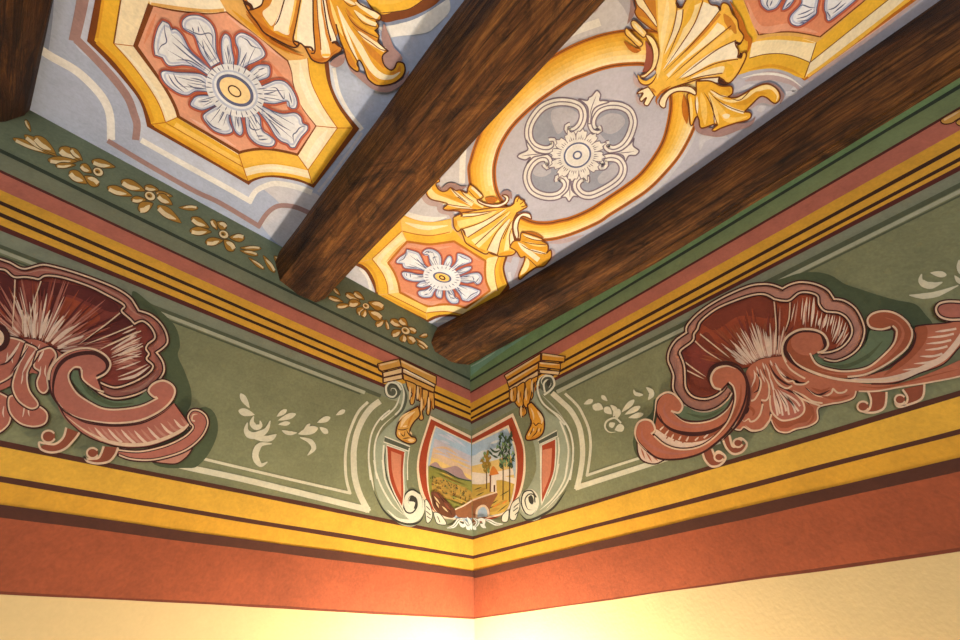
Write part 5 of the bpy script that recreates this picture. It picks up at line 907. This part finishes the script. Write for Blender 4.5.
B.fill('472,484* 484,484 500,480 514.5,484* 511,500 504,512 484,517 472.2,523*', 'glade'); B.strokes('field_ochre', 3, ['476,492 486,488', '496,506 506,500', '488,512 500,508'], 'se'); B.strokes('vine', 1.1, ['474,490 482,487', '490,505 498,500', '498,512 508,504', '476,496 484,492', '500,496 510,490', '486,510 494,506'], 'se'); B.strokes('roof', 1.4, ['492,508 500,503', '486,503 492,500', '502,504 508,500'], 'se'); B.build('field', r)
B.fill('472,501* 480,498 496,492* 498,494* 490,508* 488,517 472.2,523*', 'bridge_brown'); B.stroke('472,500.5 480,497.5 497,492', 1.6, 'bridge_pale'); B.fill('475.5,518* 476,510 480,505.5 485,505 489,510 489.5,516*', 'bridge_pale'); B.fill('477.5,517.5* 478,511 481,507.5 484.5,507.3 487,511 487.5,516.5*', 'sky_blue'); B.build('bridge', r)
B.fill('491,473* 496,472* 496.5,492* 490.5,492*', 'tower'); B.fill('489,476* 493,466 499,474*', 'roof'); B.fill('493.6,485* 495.2,485* 495.2,492* 493.6,492*', 'dark_umber'); B.stroke('490.5,475 490.2,492', 1.4, 'rock'); B.build('tower', r)
for x0, y0, y1, w, col in ((486,450,489,4.2,'tree_olive'), (502.5,432,500,5,'tree_dark'), (509,430,502,5.4,'tree_dark')):
    B.stroke([(x0, y0+12), (x0+.6, (y0+y1)/2+6), (x0+.4, y1)], 1.1, 'leaf_dark')
    for k in range(46):
        t = rs.random(); y = y0+t*(y1-y0)*.5; x = x0+rs.uniform(-1, 1)*w*(.55+.5*math.sin(t*3)); B.stroke([(x, y), (x+rs.uniform(-.8, .8), y+1.8), (x+rs.uniform(-2.4, 2.4), y+4)], 1.7, col if rs.random() < .75 else 'moss', 'se')
    B.build('tree', r)
B.strokes('tree_dark', 2, ['490,448 495,452 500,450', '492,455 498,458', '488,450 493,456'], 'se'); B.build('foliage', r)
for T_, pl in ((['447,528 454,526 459,520 466,519', '459,522 463,526 467,522', '464,520 468,526 471,523', '467,517 470,522 471.5,530', '466,526 470,530'], A), (['473,518 478,522 474,528', '476,520 483,520 484,526', '484,519 490,521 496,524 503,524', '480,524 486,528', '473,526 476,530'], B)):
    for t in T_: pl.stroke(t, 3.4, 'acanthus', 'se')
    pl.strokes('grey_green', .8, [T_[0], T_[2]], 'se'); pl.build_each('acanthus', r)

A = Art('right', .0009); r = thing('plaster_retouch', 'right', 500, 352, 'pale turquoise plaster patch in the corner right below the beam along the right wall', 'plaster patch')
A.fill('470.6,366* 480,360 492,352 508,345 520,338 530,334 516,343 500,354 486,364 470.7,376*', 'turquoise'); A.stroke('471,366.5 482,360.5 496,351.5', 1.2, 'pale_turquoise', 'e'); A.build('patch', r)

# ================================================================== camera and light
cam = bpy.data.cameras.new('camera'); co = bpy.data.objects.new('camera', cam); C.objects.link(co)
cam.sensor_fit = 'HORIZONTAL'; cam.sensor_width = 36; cam.lens = FOC*36/960; cam.clip_start = .02
from mathutils import Matrix
co.matrix_world = Matrix(((rt.x, up.x, -fwd.x, CAM.x), (rt.y, up.y, -fwd.y, CAM.y), (rt.z, up.z, -fwd.z, CAM.z), (0, 0, 0, 1)))
sc = bpy.context.scene; sc.camera = co
def lamp(kind, name, loc, energy, color, **kw):
    l = bpy.data.lights.new(name, kind); l.energy = energy; l.color = color
    for k, v in kw.items(): setattr(l, k, v)
    o = bpy.data.objects.new(name, l); C.objects.link(o); o.location = loc; return o
# a warm lamp standing in the corner below the picture, and an unseen soft area light added as fill
lamp('POINT', 'corner_lamp', (-.085*S, -.125*S, -.20*S+EYE), 82, (1, .91, .78), shadow_soft_size=.035)
o = lamp('AREA', 'soft_fill', (-2.4, -2.9, 1.0), 42, (.97, .98, 1), shape='RECTANGLE', size=1.5, size_y=1.6)
o.rotation_euler = (Vector((-.5, -.5, 2.6))-o.location).to_track_quat('-Z', 'Y').to_euler()
w = bpy.data.worlds.new('world'); sc.world = w; w.use_nodes = True
w.node_tree.nodes['Background'].inputs[0].default_value = (.97, .98, 1, 1); w.node_tree.nodes['Background'].inputs[1].default_value = .18
sc.view_settings.view_transform = 'Standard'; sc.view_settings.look = 'None'; sc.view_settings.exposure = 0; sc.view_settings.gamma = 1
